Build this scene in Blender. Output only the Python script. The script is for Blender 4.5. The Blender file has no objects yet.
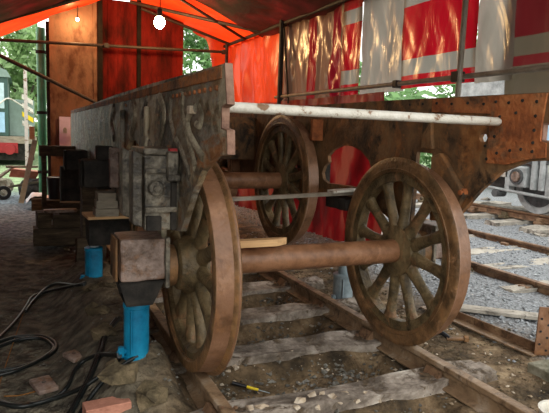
import bpy, bmesh, math, random
from mathutils import Vector, Matrix, noise
import mathutils

# ------------------------------------------------------------------ camera
CX, CY, F = 274.5, 206.5, 560.0
CAM = Vector((-1.73516, -3.15815, 1.46873))
R = Matrix(((0.91255008, 0.02079462, -0.40843595),
            (-0.40747092, 0.13152032, -0.90369788),
            (0.03492557, 0.99109535, 0.12849208)))
scn = bpy.context.scene
cd = bpy.data.cameras.new('camera')
cd.sensor_width = 36.0
cd.lens = 36.0 * F / 549.0
cd.clip_start = 0.05
cd.clip_end = 400
cam = bpy.data.objects.new('camera', cd)
scn.collection.objects.link(cam)
cam.matrix_world = Matrix.Translation(CAM) @ R.to_4x4()
scn.camera = cam

# ------------------------------------------------------------------ sky, exposure
w = bpy.data.worlds.new('overcast_sky')
scn.world = w
w.use_nodes = True
nt = w.node_tree
bg = nt.nodes['Background']
tc = nt.nodes.new('ShaderNodeTexCoord')
sp = nt.nodes.new('ShaderNodeSeparateXYZ')
rp = nt.nodes.new('ShaderNodeValToRGB')
rp.color_ramp.elements[0].position = 0.0
rp.color_ramp.elements[0].color = (0.80, 0.80, 0.76, 1)
rp.color_ramp.elements[1].position = 0.7
rp.color_ramp.elements[1].color = (0.97, 0.98, 0.95, 1)
nt.links.new(tc.outputs['Generated'], sp.inputs[0])
nt.links.new(sp.outputs['Z'], rp.inputs[0])
nt.links.new(rp.outputs[0], bg.inputs[0])
bg.inputs[1].default_value = 1.5
vs = scn.view_settings
vs.view_transform = 'Standard'
vs.look = 'None'
vs.gamma = 1
vs.exposure = 1.0
vs.use_curve_mapping = False

rnd = random.Random(7)

# ------------------------------------------------------------------ helpers
def ray(px, py):
    return R @ Vector((px - CX, -(py - CY), -F))
def at(px, py, ax, val):
    d = ray(px, py)
    t = (val - CAM[ax]) / d[ax]
    return CAM + d * t
def G(px, py, z=-0.12):
    return at(px, py, 2, z)

def warm(c):
    r, g_, b_ = c
    return (r * 1.03, g_ * .95, b_ * .80) if r > 1.75 * b_ else c

def mat(name, cols, scale=4.0, rough=0.8, bump=0.3, metal=0.0, stretch=(1, 1, 1), detail=8.0, spec=0.35,
        fine=(0.0, 60.0)):
    """noise-driven colour material; cols = [(pos, (r,g,b)), ...]"""
    m = bpy.data.materials.new(name)
    m.use_nodes = True
    t = m.node_tree
    b = t.nodes['Principled BSDF']
    b.inputs['Roughness'].default_value = rough
    b.inputs['Metallic'].default_value = metal
    b.inputs['Specular IOR Level'].default_value = spec
    co = t.nodes.new('ShaderNodeTexCoord')
    mp = t.nodes.new('ShaderNodeMapping')
    mp.inputs['Scale'].default_value = stretch
    t.links.new(co.outputs['Object'], mp.inputs[0])
    n = t.nodes.new('ShaderNodeTexNoise')
    n.inputs['Scale'].default_value = scale
    n.inputs['Detail'].default_value = detail
    n.inputs['Roughness'].default_value = 0.65
    t.links.new(mp.outputs[0], n.inputs['Vector'])
    r = t.nodes.new('ShaderNodeValToRGB')
    e = r.color_ramp.elements
    while len(e) < len(cols):
        e.new(0.5)
    for k, (p, c) in enumerate(cols):
        e[k].position = p
        e[k].color = (*warm(c), 1)
    t.links.new(n.outputs['Fac'], r.inputs[0])
    t.links.new(r.outputs[0], b.inputs['Base Color'])
    n2 = t.nodes.new('ShaderNodeTexNoise')
    n2.inputs['Scale'].default_value = scale * 6
    n2.inputs['Detail'].default_value = 6
    t.links.new(mp.outputs[0], n2.inputs['Vector'])
    bp = t.nodes.new('ShaderNodeBump')
    bp.inputs['Strength'].default_value = bump
    bp.inputs['Distance'].default_value = 0.03
    t.links.new(n2.outputs['Fac'], bp.inputs['Height'])
    t.links.new(bp.outputs[0], b.inputs['Normal'])
    return m

def layer(m, cols, scale, lo, hi, stretch=(1, 1, 1), ns=None, amt=1.0):
    """blotches or streaks of a second coating over a material made by mat()"""
    t = m.node_tree
    b = t.nodes['Principled BSDF']
    prev = b.inputs['Base Color'].links[0].from_socket
    co = t.nodes.new('ShaderNodeTexCoord')
    mp = t.nodes.new('ShaderNodeMapping')
    mp.inputs['Scale'].default_value = stretch
    mp.inputs['Location'].default_value = (3.7, 1.3, 5.1)
    t.links.new(co.outputs['Object'], mp.inputs[0])
    n = t.nodes.new('ShaderNodeTexNoise'); n.inputs['Scale'].default_value = scale; n.inputs['Detail'].default_value = 9
    n.inputs['Roughness'].default_value = .7; n.inputs['Distortion'].default_value = .6
    t.links.new(mp.outputs[0], n.inputs['Vector'])
    mr = t.nodes.new('ShaderNodeMapRange'); mr.inputs[1].default_value = lo; mr.inputs[2].default_value = hi; mr.inputs[4].default_value = amt
    t.links.new(n.outputs['Fac'], mr.inputs[0])
    n2 = t.nodes.new('ShaderNodeTexNoise'); n2.inputs['Scale'].default_value = ns or scale * 5; n2.inputs['Detail'].default_value = 6
    t.links.new(mp.outputs[0], n2.inputs['Vector'])
    r = t.nodes.new('ShaderNodeValToRGB')
    r.color_ramp.elements[0].position = .38; r.color_ramp.elements[0].color = (*warm(cols[0]), 1)
    r.color_ramp.elements[1].position = .62; r.color_ramp.elements[1].color = (*warm(cols[1]), 1)
    t.links.new(n2.outputs['Fac'], r.inputs[0])
    mx = t.nodes.new('ShaderNodeMix'); mx.data_type = 'RGBA'
    t.links.new(mr.outputs[0], mx.inputs[0]); t.links.new(prev, mx.inputs[6]); t.links.new(r.outputs[0], mx.inputs[7])
    t.links.new(mx.outputs[2], b.inputs['Base Color'])
    return m

def flat(name, c, rough=0.6, metal=0.0):
    return mat(name, [(0.3, tuple(x * 0.75 for x in c)), (0.7, c)], 6, rough, 0.1, metal)

def tarp_mat(name, cols, trans=0.5, axis='X', rough=0.35, scale=2.0, stripes=None, wrinkle=0.4):
    """plastic sheet: diffuse + translucent + a glossy skin; stripes = [(v, colour)] constant ramp over UV axis"""
    m = bpy.data.materials.new(name)
    m.use_nodes = True
    t = m.node_tree
    out = t.nodes['Material Output']
    t.nodes.remove(t.nodes['Principled BSDF'])
    co = t.nodes.new('ShaderNodeTexCoord')
    r = t.nodes.new('ShaderNodeValToRGB')
    n = t.nodes.new('ShaderNodeTexNoise')
    n.inputs['Scale'].default_value = scale
    n.inputs['Detail'].default_value = 6
    mpn = t.nodes.new('ShaderNodeMapping')
    mpn.inputs['Scale'].default_value = (1, 1, 0.35)
    t.links.new(co.outputs['Object'], mpn.inputs[0])
    t.links.new(mpn.outputs[0], n.inputs['Vector'])
    e = r.color_ramp.elements
    while len(e) < len(cols):
        e.new(0.5)
    for k, (p, c) in enumerate(cols):
        e[k].position = p
        e[k].color = (*c, 1)
    t.links.new(n.outputs['Fac'], r.inputs[0])
    col = r.outputs[0]
    if stripes:
        s = t.nodes.new('ShaderNodeSeparateXYZ')
        t.links.new(co.outputs['UV'], s.inputs[0])
        r2 = t.nodes.new('ShaderNodeValToRGB')
        r2.color_ramp.interpolation = 'CONSTANT'
        e = r2.color_ramp.elements
        while len(e) < len(stripes):
            e.new(0.5)
        for k, (p, c) in enumerate(stripes):
            e[k].position = p
            e[k].color = (*c, 1)
        t.links.new(s.outputs[axis], r2.inputs[0])
        mx = t.nodes.new('ShaderNodeMix')
        mx.data_type = 'RGBA'
        mx.blend_type = 'MULTIPLY'
        mx.inputs[0].default_value = 1.0
        t.links.new(r.outputs[0], mx.inputs[6])
        t.links.new(r2.outputs[0], mx.inputs[7])
        col = mx.outputs[2]
    n2 = t.nodes.new('ShaderNodeTexNoise')
    n2.inputs['Scale'].default_value = 2.2
    n2.inputs['Detail'].default_value = 4
    n2.inputs['Distortion'].default_value = 0.8
    t.links.new(mpn.outputs[0], n2.inputs['Vector'])
    bp = t.nodes.new('ShaderNodeBump')
    bp.inputs['Strength'].default_value = wrinkle
    bp.inputs['Distance'].default_value = 0.08
    t.links.new(n2.outputs['Fac'], bp.inputs['Height'])
    d = t.nodes.new('ShaderNodeBsdfDiffuse')
    tr = t.nodes.new('ShaderNodeBsdfTranslucent')
    g = t.nodes.new('ShaderNodeBsdfGlossy')
    g.inputs['Roughness'].default_value = rough
    g.inputs['Color'].default_value = (0.8, 0.75, 0.65, 1)
    for x in (d, tr):
        t.links.new(col, x.inputs['Color'])
    for x in (d, g):
        t.links.new(bp.outputs[0], x.inputs['Normal'])
    m1 = t.nodes.new('ShaderNodeMixShader')
    m1.inputs[0].default_value = trans
    t.links.new(d.outputs[0], m1.inputs[1])
    t.links.new(tr.outputs[0], m1.inputs[2])
    m2 = t.nodes.new('ShaderNodeMixShader')
    m2.inputs[0].default_value = 0.07
    t.links.new(m1.outputs[0], m2.inputs[1])
    t.links.new(g.outputs[0], m2.inputs[2])
    t.links.new(m2.outputs[0], out.inputs[0])
    return m

def link(name, me, m, parent=None):
    o = bpy.data.objects.new(name, me)
    scn.collection.objects.link(o)
    if m is not None:
        o.data.materials.append(m)
    if parent is not None:
        o.parent = parent
        o.matrix_parent_inverse = Matrix.Identity(4)
    return o

def obj(name, bm, m, parent=None, bevel=0.0, smooth=False, origin=None):
    if parent is not None and parent.get('_o'):
        ofs = Vector(parent['_o'])
        bmesh.ops.translate(bm, verts=bm.verts, vec=-ofs)
    elif origin is not None:
        bmesh.ops.translate(bm, verts=bm.verts, vec=-Vector(origin))
    bmesh.ops.recalc_face_normals(bm, faces=bm.faces)
    me = bpy.data.meshes.new(name)
    bm.to_mesh(me)
    bm.free()
    if smooth:
        for p in me.polygons:
            p.use_smooth = True
    o = link(name, me, m, parent)
    if origin is not None and parent is None:
        o.location = origin
        o['_o'] = list(origin)
    elif parent is not None and parent.get('_o'):
        o['_o'] = list(parent['_o'])
    if bevel:
        b = o.modifiers.new('bevel', 'BEVEL')
        b.width = bevel
        b.segments = 2
        b.limit_method = 'ANGLE'
    if smooth:
        e = o.modifiers.new('edges', 'EDGE_SPLIT')
        e.split_angle = math.radians(40)
    return o

def tag(o, label=None, cat=None, group=None, kind=None):
    if label: o['label'] = label
    if cat: o['category'] = cat
    if group: o['group'] = group
    if kind: o['kind'] = kind
    return o

def thing(name, loc, label, cat, group=None):
    """Empty at the base; parts are given in world coordinates and shifted"""
    o = bpy.data.objects.new(name, None)
    scn.collection.objects.link(o)
    o.location = loc
    o['_o'] = list(loc)
    o.empty_display_size = 0.1
    return tag(o, label, cat, group)

def box(bm, lo, hi):
    lo, hi = Vector(lo), Vector(hi)
    c = (lo + hi) / 2
    s = hi - lo
    bmesh.ops.create_cube(bm, size=1, matrix=Matrix.Translation(c) @ Matrix.Diagonal((s.x, s.y, s.z, 1)))
    return bm
def rbox(bm, c, s, rot=(0, 0, 0)):
    from mathutils import Euler
    bmesh.ops.create_cube(bm, size=1, matrix=Matrix.Translation(c) @ Euler(rot).to_matrix().to_4x4() @ Matrix.Diagonal((*s, 1)))
    return bm
def cyl(bm, p0, p1, r0, r1=None, seg=20, flatten=1.0):
    p0, p1 = Vector(p0), Vector(p1)
    if r1 is None: r1 = r0
    d = p1 - p0
    q = d.to_track_quat('Z', 'Y').to_matrix().to_4x4()
    bmesh.ops.create_cone(bm, cap_ends=True, segments=seg, radius1=r0, radius2=r1, depth=d.length,
                          matrix=Matrix.Translation((p0 + p1) / 2) @ q @ Matrix.Diagonal((1, flatten, 1, 1)))
    return bm
def beam(bm, p0, p1, wd, ht, up=(0, 0, 1)):
    p0, p1 = Vector(p0), Vector(p1)
    d = (p1 - p0)
    y = d.normalized()
    x = y.cross(Vector(up)).normalized()
    z = x.cross(y)
    M = Matrix((x, y, z)).transposed().to_4x4()
    bmesh.ops.create_cube(bm, size=1, matrix=Matrix.Translation((p0 + p1) / 2) @ M @ Matrix.Diagonal((wd, d.length, ht, 1)))
    return bm
def prism(bm, pts, plane, a, b):
    """extrude a 2D outline; plane 'yz' -> along x, 'xz' -> along y, 'xy' -> along z"""
    def P(p, t):
        return {'yz': (t, p[0], p[1]), 'xz': (p[0], t, p[1]), 'xy': (p[0], p[1], t)}[plane]
    A = [bm.verts.new(P(p, a)) for p in pts]
    B = [bm.verts.new(P(p, b)) for p in pts]
    n = len(pts)
    bm.faces.new(A); bm.faces.new(B)
    for i in range(n):
        bm.faces.new((A[i], A[(i + 1) % n], B[(i + 1) % n], B[i]))
    return bm
def lathe(bm, prof, origin, axis='x', seg=64, closed=True):
    """prof = [(t, r)] revolved about an axis through origin; closed ring profile"""
    rings = []
    for (t, r) in prof:
        ring = []
        for k in range(seg):
            a = 2 * math.pi * k / seg
            c, s = r * math.cos(a), r * math.sin(a)
            v = {'x': (t, c, s), 'z': (c, s, t), 'y': (c, t, s)}[axis]
            ring.append(bm.verts.new(Vector(v) + Vector(origin)))
        rings.append(ring)
    n = len(prof)
    for i in range(n if closed else n - 1):
        A, B = rings[i], rings[(i + 1) % n]
        for k in range(seg):
            bm.faces.new((A[k], A[(k + 1) % seg], B[(k + 1) % seg], B[k]))
    if not closed:
        bm.faces.new(rings[0]); bm.faces.new(rings[-1])
    return bm
def curve(name, pts, r, m, parent=None, res=6):
    """round bar or hose swept along a smooth path through pts, as a mesh"""
    P_ = [Vector(p) for p in pts]
    path = []
    for i in range(len(P_) - 1):
        p0, p1, p2, p3 = P_[max(i - 1, 0)], P_[i], P_[i + 1], P_[min(i + 2, len(P_) - 1)]
        for k in range(res):
            t_ = k / res
            path.append(0.5 * ((2 * p1) + (p2 - p0) * t_ + (2 * p0 - 5 * p1 + 4 * p2 - p3) * t_ ** 2 + (3 * p1 - p0 - 3 * p2 + p3) * t_ ** 3))
    path.append(P_[-1])
    bm = bmesh.new()
    rings, up = [], None
    for i, c in enumerate(path):
        d = (path[min(i + 1, len(path) - 1)] - path[max(i - 1, 0)]).normalized()
        if up is None: up = d.orthogonal().normalized()
        up = (up - d * up.dot(d)).normalized()
        sd = d.cross(up)
        rings.append([bm.verts.new(c + up * (r * math.cos(q * math.pi / 5)) + sd * (r * math.sin(q * math.pi / 5))) for q in range(10)])
    for a_, b_ in zip(rings, rings[1:]):
        for q in range(10):
            bm.faces.new((a_[q], a_[(q + 1) % 10], b_[(q + 1) % 10], b_[q]))
    bm.faces.new(rings[0]); bm.faces.new(rings[-1])
    return obj(name, bm, m, parent, smooth=True, origin=None if parent is not None else P_[0])
def rough_block(bm, lo, hi, amp=0.012, seed=0, cuts=4):
    """a box with worn, uneven faces"""
    b2 = bmesh.new()
    box(b2, lo, hi)
    bmesh.ops.subdivide_edges(b2, edges=b2.edges, cuts=cuts, use_grid_fill=True)
    for v in b2.verts:
        n = noise.noise_vector(v.co * 5 + Vector((seed, seed * 2.3, 0)))
        n2 = noise.noise_vector(v.co * 17 + Vector((seed, 0, seed)))
        v.co += n * amp + n2 * amp * 0.5
    me = bpy.data.meshes.new('t')
    b2.to_mesh(me); b2.free()
    bm.from_mesh(me)
    bpy.data.meshes.remove(me)
    return bm
def B(): return bmesh.new()

# ------------------------------------------------------------------ materials
M = {}
M['wheel'] = mat('rusty_wheel_paint', [(0.36, (0.07, 0.042, 0.022)), (0.48, (0.15, 0.085, 0.044)), (0.56, (0.21, 0.12, 0.06)), (0.66, (0.26, 0.13, 0.055))], 6, 0.45, 0.35)
M['wheel_centre'] = mat('grimy_wheel_centre', [(0.36, (0.04, 0.03, 0.018)), (0.5, (0.115, 0.088, 0.05)), (0.64, (0.19, 0.14, 0.08))], 8, 0.45, 0.4)
M['tread'] = mat('worn_tread', [(0.36, (0.10, 0.052, 0.03)), (0.46, (0.17, 0.092, 0.058)), (0.56, (0.20, 0.108, 0.07)), (0.66, (0.26, 0.15, 0.10))], 5, 0.42, 0.2)
M['axle'] = mat('brown_axle', [(0.36, (0.13, 0.06, 0.032)), (0.48, (0.20, 0.10, 0.057)), (0.56, (0.25, 0.13, 0.078)), (0.66, (0.16, 0.085, 0.05))], 6, 0.42, 0.15)
M['plate_grey'] = mat('grimy_grey_plate', [(0.38, (0.04, 0.03, 0.02)), (0.44, (0.13, 0.10, 0.068)), (0.50, (0.18, 0.165, 0.135)), (0.55, (0.15, 0.08, 0.04)), (0.59, (0.22, 0.18, 0.12)), (0.66, (0.38, 0.31, 0.21))], 3.6, 0.5, 0.6, stretch=(1, .55, 1))
M['plate_rust'] = mat('brown_rust_plate', [(0.30, (0.045, 0.03, 0.02)), (0.47, (0.13, 0.075, 0.04)), (0.6, (0.21, 0.12, 0.06)), (0.75, (0.10, 0.07, 0.045))], 3.2, 0.75, 0.4)
M['orange_rust'] = mat('orange_rust', [(0.3, (0.13, 0.04, 0.018)), (0.5, (0.33, 0.11, 0.04)), (0.65, (0.42, 0.17, 0.07)), (0.78, (0.2, 0.1, 0.06))], 6, 0.85, 0.4)
M['primer'] = mat('salmon_edge', [(0.36, (0.09, 0.05, 0.04)), (0.5, (0.2, 0.115, 0.09)), (0.62, (0.27, 0.17, 0.14))], 9, 0.7, 0.2)
M['casting'] = mat('grey_casting', [(0.36, (0.05, 0.042, 0.03)), (0.46, (0.13, 0.112, 0.085)), (0.56, (0.23, 0.20, 0.15)), (0.66, (0.15, 0.085, 0.045))], 7, 0.5, 0.5)
M['casting_pale'] = mat('dusty_casting', [(0.38, (0.06, 0.05, 0.034)), (0.5, (0.19, 0.16, 0.11)), (0.62, (0.36, 0.31, 0.22))], 6, 0.6, 0.5)
M['strip_rust'] = mat('rusty_top_strip', [(0.36, (0.08, 0.045, 0.03)), (0.46, (0.18, 0.10, 0.06)), (0.56, (0.36, 0.14, 0.05)), (0.66, (0.18, 0.12, 0.09))], 6, 0.7, 0.4)
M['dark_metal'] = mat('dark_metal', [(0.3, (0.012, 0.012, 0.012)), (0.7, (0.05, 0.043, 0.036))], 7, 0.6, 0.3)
M['box_rust'] = mat('pinkish_rusty_box', [(0.36, (0.09, 0.06, 0.048)), (0.46, (0.19, 0.135, 0.11)), (0.56, (0.28, 0.205, 0.17)), (0.66, (0.19, 0.11, 0.07))], 7, 0.5, 0.4)
M['white_paint'] = mat('chipped_white', [(0.38, (0.22, 0.13, 0.08)), (0.43, (0.60, 0.56, 0.48)), (0.7, (0.72, 0.69, 0.62))], 12, 0.5, 0.2)
M['black_beam'] = mat('sooty_post', [(0.3, (0.006, 0.005, 0.004)), (0.7, (0.018, 0.014, 0.011))], 7, 0.95, 0.2, spec=.05)
M['wood'] = mat('pale_lumber', [(0.3, (0.38, 0.23, 0.12)), (0.6, (0.60, 0.40, 0.23)), (0.8, (0.68, 0.5, 0.32))], 5, 0.8, 0.15, stretch=(0.5, 6, 6))
M['old_wood'] = mat('dark_old_timber', [(0.3, (0.025, 0.02, 0.014)), (0.55, (0.07, 0.052, 0.036)), (0.7, (0.14, 0.105, 0.07))], 6, 0.9, 0.6, stretch=(0.7, 3, 4))
M['grey_wood'] = mat('weathered_wood', [(0.3, (0.14, 0.12, 0.09)), (0.6, (0.28, 0.24, 0.18)), (0.8, (0.38, 0.33, 0.25))], 6, 0.9, 0.4, stretch=(0.6, 3, 3))
M['blue'] = mat('blue_jack_paint', [(0.3, (0.0, 0.10, 0.20)), (0.5, (0.005, 0.20, 0.36)), (0.75, (0.02, 0.32, 0.5))], 5, 0.4, 0.1)
M['steel'] = mat('bright_steel', [(0.3, (0.16, 0.21, 0.23)), (0.6, (0.33, 0.40, 0.44)), (0.8, (0.5, 0.55, 0.58))], 5, 0.35, 0.1, metal=0.2)
M['rubber'] = mat('black_rubber', [(0.3, (0.004, 0.005, 0.005)), (0.7, (0.016, 0.019, 0.018))], 12, 0.3, 0.1)
M['rail'] = mat('rusty_rail', [(0.3, (0.10, 0.055, 0.035)), (0.55, (0.21, 0.13, 0.085)), (0.75, (0.32, 0.23, 0.16))], 6, 0.6, 0.35)
M['rail_top'] = mat('worn_rail', [(0.3, (0.14, 0.09, 0.06)), (0.55, (0.27, 0.19, 0.13)), (0.75, (0.42, 0.34, 0.26))], 6, 0.5, 0.3)
M['plank_grey'] = mat('pale_weathered_plank', [(0.36, (0.3, 0.28, 0.2)), (0.6, (0.5, 0.46, 0.34))], 6, 0.9, 0.3)
M['sleeper'] = mat('dusty_sleeper', [(0.36, (0.08, 0.062, 0.048)), (0.46, (0.18, 0.145, 0.115)), (0.56, (0.34, 0.285, 0.235)), (0.68, (0.54, 0.48, 0.41))], 4, 0.9, 0.6)
M['concrete'] = mat('pale_concrete', [(0.3, (0.26, 0.235, 0.2)), (0.6, (0.44, 0.40, 0.34)), (0.8, (0.52, 0.48, 0.42))], 5, 0.9, 0.4)
M['mossy'] = mat('mossy_concrete', [(0.36, (0.10, 0.095, 0.06)), (0.5, (0.21, 0.195, 0.14)), (0.64, (0.34, 0.32, 0.25))], 5, 0.9, 0.4)
M['stone'] = mat('pale_stone', [(0.3, (0.30, 0.23, 0.16)), (0.6, (0.5, 0.42, 0.33)), (0.8, (0.62, 0.55, 0.46))], 8, 0.9, 0.4)
M['brown_stone'] = mat('brown_stone', [(0.36, (0.045, 0.036, 0.024)), (0.5, (0.11, 0.09, 0.058)), (0.66, (0.2, 0.16, 0.11))], 8, 0.9, 0.6)
M['gravel'] = mat('grey_gravel', [(0.3, (0.13, 0.14, 0.15)), (0.5, (0.27, 0.285, 0.30)), (0.7, (0.44, 0.455, 0.47))], 9, 0.9, 0.2)
M['dark_gravel'] = mat('dark_ballast', [(0.3, (0.05, 0.045, 0.04)), (0.5, (0.13, 0.12, 0.10)), (0.72, (0.3, 0.29, 0.26))], 9, 0.9, 0.2)
M['white_cloth'] = flat('white_cloth', (0.85, 0.87, 0.9), 0.8)
M['black'] = flat('black_plastic', (0.012, 0.012, 0.014), 0.4)
M['yellow'] = flat('yellow_plastic', (0.85, 0.68, 0.02), 0.4)
M['pink_brick'] = mat('pink_brick', [(0.3, (0.3, 0.13, 0.10)), (0.7, (0.5, 0.25, 0.2))], 12, 0.9, 0.3)
M['string'] = flat('rust_string', (0.28, 0.13, 0.04), 0.9)
M['tube'] = mat('scaffold_tube', [(0.3, (0.012, 0.009, 0.007)), (0.6, (0.035, 0.024, 0.018)), (0.8, (0.08, 0.055, 0.04))], 7, 0.6, 0.2)
M['pale_tube'] = mat('galvanised_tube', [(0.3, (0.14, 0.11, 0.08)), (0.6, (0.26, 0.22, 0.17)), (0.8, (0.34, 0.3, 0.25))], 7, 0.45, 0.2)
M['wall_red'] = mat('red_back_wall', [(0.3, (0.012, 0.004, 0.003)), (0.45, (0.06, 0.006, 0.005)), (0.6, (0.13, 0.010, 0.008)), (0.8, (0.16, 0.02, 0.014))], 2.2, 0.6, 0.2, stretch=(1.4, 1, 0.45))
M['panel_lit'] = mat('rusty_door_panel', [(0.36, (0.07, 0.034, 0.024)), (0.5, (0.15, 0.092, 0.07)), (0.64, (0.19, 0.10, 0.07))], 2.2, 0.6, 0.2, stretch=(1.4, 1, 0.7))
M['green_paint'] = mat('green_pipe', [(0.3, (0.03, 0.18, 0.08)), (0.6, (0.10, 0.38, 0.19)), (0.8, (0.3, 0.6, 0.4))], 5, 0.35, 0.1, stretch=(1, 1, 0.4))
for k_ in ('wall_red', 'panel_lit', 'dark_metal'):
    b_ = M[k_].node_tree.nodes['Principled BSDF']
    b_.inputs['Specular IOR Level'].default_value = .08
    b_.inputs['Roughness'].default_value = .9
M['pink'] = flat('pink_board', (0.72, 0.62, 0.85), 0.6)
M['wagon_grey'] = mat('pale_grey_wagon', [(0.3, (0.18, 0.19, 0.19)), (0.55, (0.36, 0.38, 0.38)), (0.75, (0.5, 0.52, 0.52))], 5, 0.6, 0.3)
M['wagon_dark'] = mat('dark_wagon_gear', [(0.3, (0.03, 0.032, 0.034)), (0.7, (0.11, 0.115, 0.115))], 5, 0.6, 0.3)
M['sky_blue'] = flat('pale_blue_paint', (0.35, 0.55, 0.72), 0.5)
M['red_paint'] = flat('red_paint', (0.3, 0.02, 0.025), 0.5)
M['loco_green'] = flat('dark_green_paint', (0.045, 0.10, 0.08), 0.4)
M['loco_grey'] = flat('grey_green_paint', (0.22, 0.30, 0.26), 0.5)
M['bark'] = mat('bark', [(0.3, (0.05, 0.04, 0.03)), (0.7, (0.15, 0.12, 0.09))], 8, 0.9, 0.5)
M['glass'] = flat('window_glass', (0.5, 0.65, 0.68), 0.05)

layer(M['plate_grey'], ((.02, .018, .015), (.06, .05, .04)), 2.6, .50, .58, (1, .5, .9))
layer(M['plate_grey'], ((.16, .07, .03), (.28, .13, .06)), 4.0, .55, .62, (1, .5, 1.6))
layer(M['plate_grey'], ((.26, .22, .15), (.46, .39, .27)), 2.4, .50, .58, (1, .75, .6))
layer(M['plate_rust'], ((.20, .085, .03), (.32, .15, .06)), 3.0, .50, .60)
layer(M['plate_rust'], ((.02, .014, .01), (.05, .035, .022)), 3.5, .53, .62, (1, .8, .7))
layer(M['orange_rust'], ((.09, .045, .025), (.18, .10, .06)), 4, .48, .60)
layer(M['wheel'], ((.04, .028, .016), (.10, .07, .04)), 3, .52, .66, amt=.7)
layer(M['wheel'], ((.26, .14, .075), (.36, .21, .13)), 7, .58, .68)
layer(M['tread'], ((.12, .06, .035), (.2, .10, .05)), 5, .50, .62)
layer(M['axle'], ((.10, .05, .035), (.17, .09, .06)), 6, .54, .64)
layer(M['axle'], ((.34, .18, .12), (.38, .23, .16)), 4, .58, .68)
layer(M['wheel_centre'], ((.16, .085, .045), (.26, .15, .085)), 6, .54, .66)
layer(M['box_rust'], ((.05, .035, .026), (.18, .09, .045)), 7, .50, .62)
layer(M['casting'], ((.02, .018, .015), (.05, .042, .034)), 6, .50, .60)
layer(M['rail'], ((.05, .03, .02), (.1, .06, .04)), 8, .5, .62)
layer(M['rail_top'], ((.07, .045, .03), (.13, .085, .055)), 7, .5, .62)
layer(M['sleeper'], ((.05, .036, .026), (.12, .09, .062)), 5, .52, .60)
layer(M['concrete'], ((.12, .105, .085), (.28, .25, .21)), 4, .48, .6)

def leaf_mat(name, c):
    m = bpy.data.materials.new(name)
    m.use_nodes = True
    t = m.node_tree
    b = t.nodes['Principled BSDF']
    n = t.nodes.new('ShaderNodeTexNoise'); n.inputs['Scale'].default_value = 1.2
    r = t.nodes.new('ShaderNodeValToRGB')
    r.color_ramp.elements[0].position = 0.35; r.color_ramp.elements[0].color = (c[0] * .45, c[1] * .5, c[2] * .45, 1)
    r.color_ramp.elements[1].position = 0.65; r.color_ramp.elements[1].color = (*c, 1)
    co = t.nodes.new('ShaderNodeTexCoord')
    t.links.new(co.outputs['Object'], n.inputs['Vector'])
    t.links.new(n.outputs['Fac'], r.inputs[0])
    tr = t.nodes.new('ShaderNodeBsdfTranslucent')
    mx = t.nodes.new('ShaderNodeMixShader'); mx.inputs[0].default_value = 0.45
    t.links.new(r.outputs[0], b.inputs['Base Color']); t.links.new(r.outputs[0], tr.inputs['Color'])
    b.inputs['Roughness'].default_value = 0.6
    t.links.new(b.outputs[0], mx.inputs[1]); t.links.new(tr.outputs[0], mx.inputs[2])
    t.links.new(mx.outputs[0], t.nodes['Material Output'].inputs[0])
    return m
M['leaf'] = leaf_mat('light_leaves', (0.42, 0.60, 0.28))
M['leaf2'] = leaf_mat('mid_leaves', (0.25, 0.45, 0.17))

# ------------------------------------------------------------------ ground
SL = [-1.15 + 0.8 * k for k in range(13)]          # sleeper centres along the track
def smooth(a, b, x):
    t = max(0.0, min(1.0, (x - a) / (b - a)))
    return t * t * (3 - 2 * t)
def gz(x, y):
    n = noise.noise(Vector((x * 1.7, y * 1.7, 0))) * 0.035 + noise.noise(Vector((x * 6, y * 6, 3))) * 0.014 + noise.noise(Vector((x * 19, y * 19, 5))) * 0.006
    z = -0.15 + n
    inside = smooth(0.72, 0.55, abs(x)) if -3 < y < 9 else 0
    d = min(abs(y - s) for s in SL)
    z -= inside * smooth(0.12, 0.26, d) * (0.12 + 0.05 * noise.noise(Vector((x * 2, y * 2, 9))))
    out = smooth(1.3, 2.2, x)
    z = z * (1 - out) + (-0.10 + n * 0.6) * out
    # shoulder of soil outside the left rail
    z += 0.05 * smooth(-1.45, -1.2, x) * smooth(-0.8, -0.95, x) * (0.6 + 1.2 * noise.noise(Vector((x * 3, y * 3, 1))))
    z += (.20 + .05 * noise.noise(Vector((x * 4, y * 3, 2)))) * smooth(-1.62, -1.2, x) * smooth(-.84, -1.0, x) * smooth(-.35, .0, y) * smooth(3.6, 2.6, y)
    return z
def axis_steps(lo, a, b, hi, fine, coarse):
    out = []
    v = a
    while v <= b + 1e-6:
        out.append(v); v += fine
    s = fine; v = a
    while v > lo:
        s *= 1.25; s = min(s, coarse); v -= s; out.insert(0, v)
    s = fine; v = out[-1]
    while v < hi:
        s *= 1.25; s = min(s, coarse); v += s; out.append(v)
    return out
xs = axis_steps(-70, -2.2, 3.0, 90, 0.035, 6)
ys = axis_steps(-20, -1.2, 4.0, 110, 0.035, 6)
verts = [(x, y, gz(x, y)) for y in ys for x in xs]
nx = len(xs)
faces = [(j * nx + i, j * nx + i + 1, (j + 1) * nx + i + 1, (j + 1) * nx + i) for j in range(len(ys) - 1) for i in range(nx - 1)]
me = bpy.data.meshes.new('floor'); me.from_pydata(verts, [], faces)
for p in me.polygons: p.use_smooth = True
gm = mat('earth_ground', [(0.36, (0.03, 0.022, 0.014)), (0.48, (0.10, 0.072, 0.045)), (0.56, (0.18, 0.13, 0.085)), (0.68, (0.34, 0.27, 0.19))], 3.2, 0.95, 0.9)
t = gm.node_tree
[n for n in t.nodes if n.type == 'BUMP'][0].inputs['Distance'].default_value = 0.06
b = t.nodes['Principled BSDF']
src = b.inputs['Base Color'].links[0].from_socket
co = t.nodes.new('ShaderNodeTexCoord'); s = t.nodes.new('ShaderNodeSeparateXYZ')
t.links.new(co.outputs['Object'], s.inputs[0])
nz = t.nodes.new('ShaderNodeTexNoise'); nz.inputs['Scale'].default_value = 1.5; nz.inputs['Detail'].default_value = 6
t.links.new(co.outputs['Object'], nz.inputs['Vector'])
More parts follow.
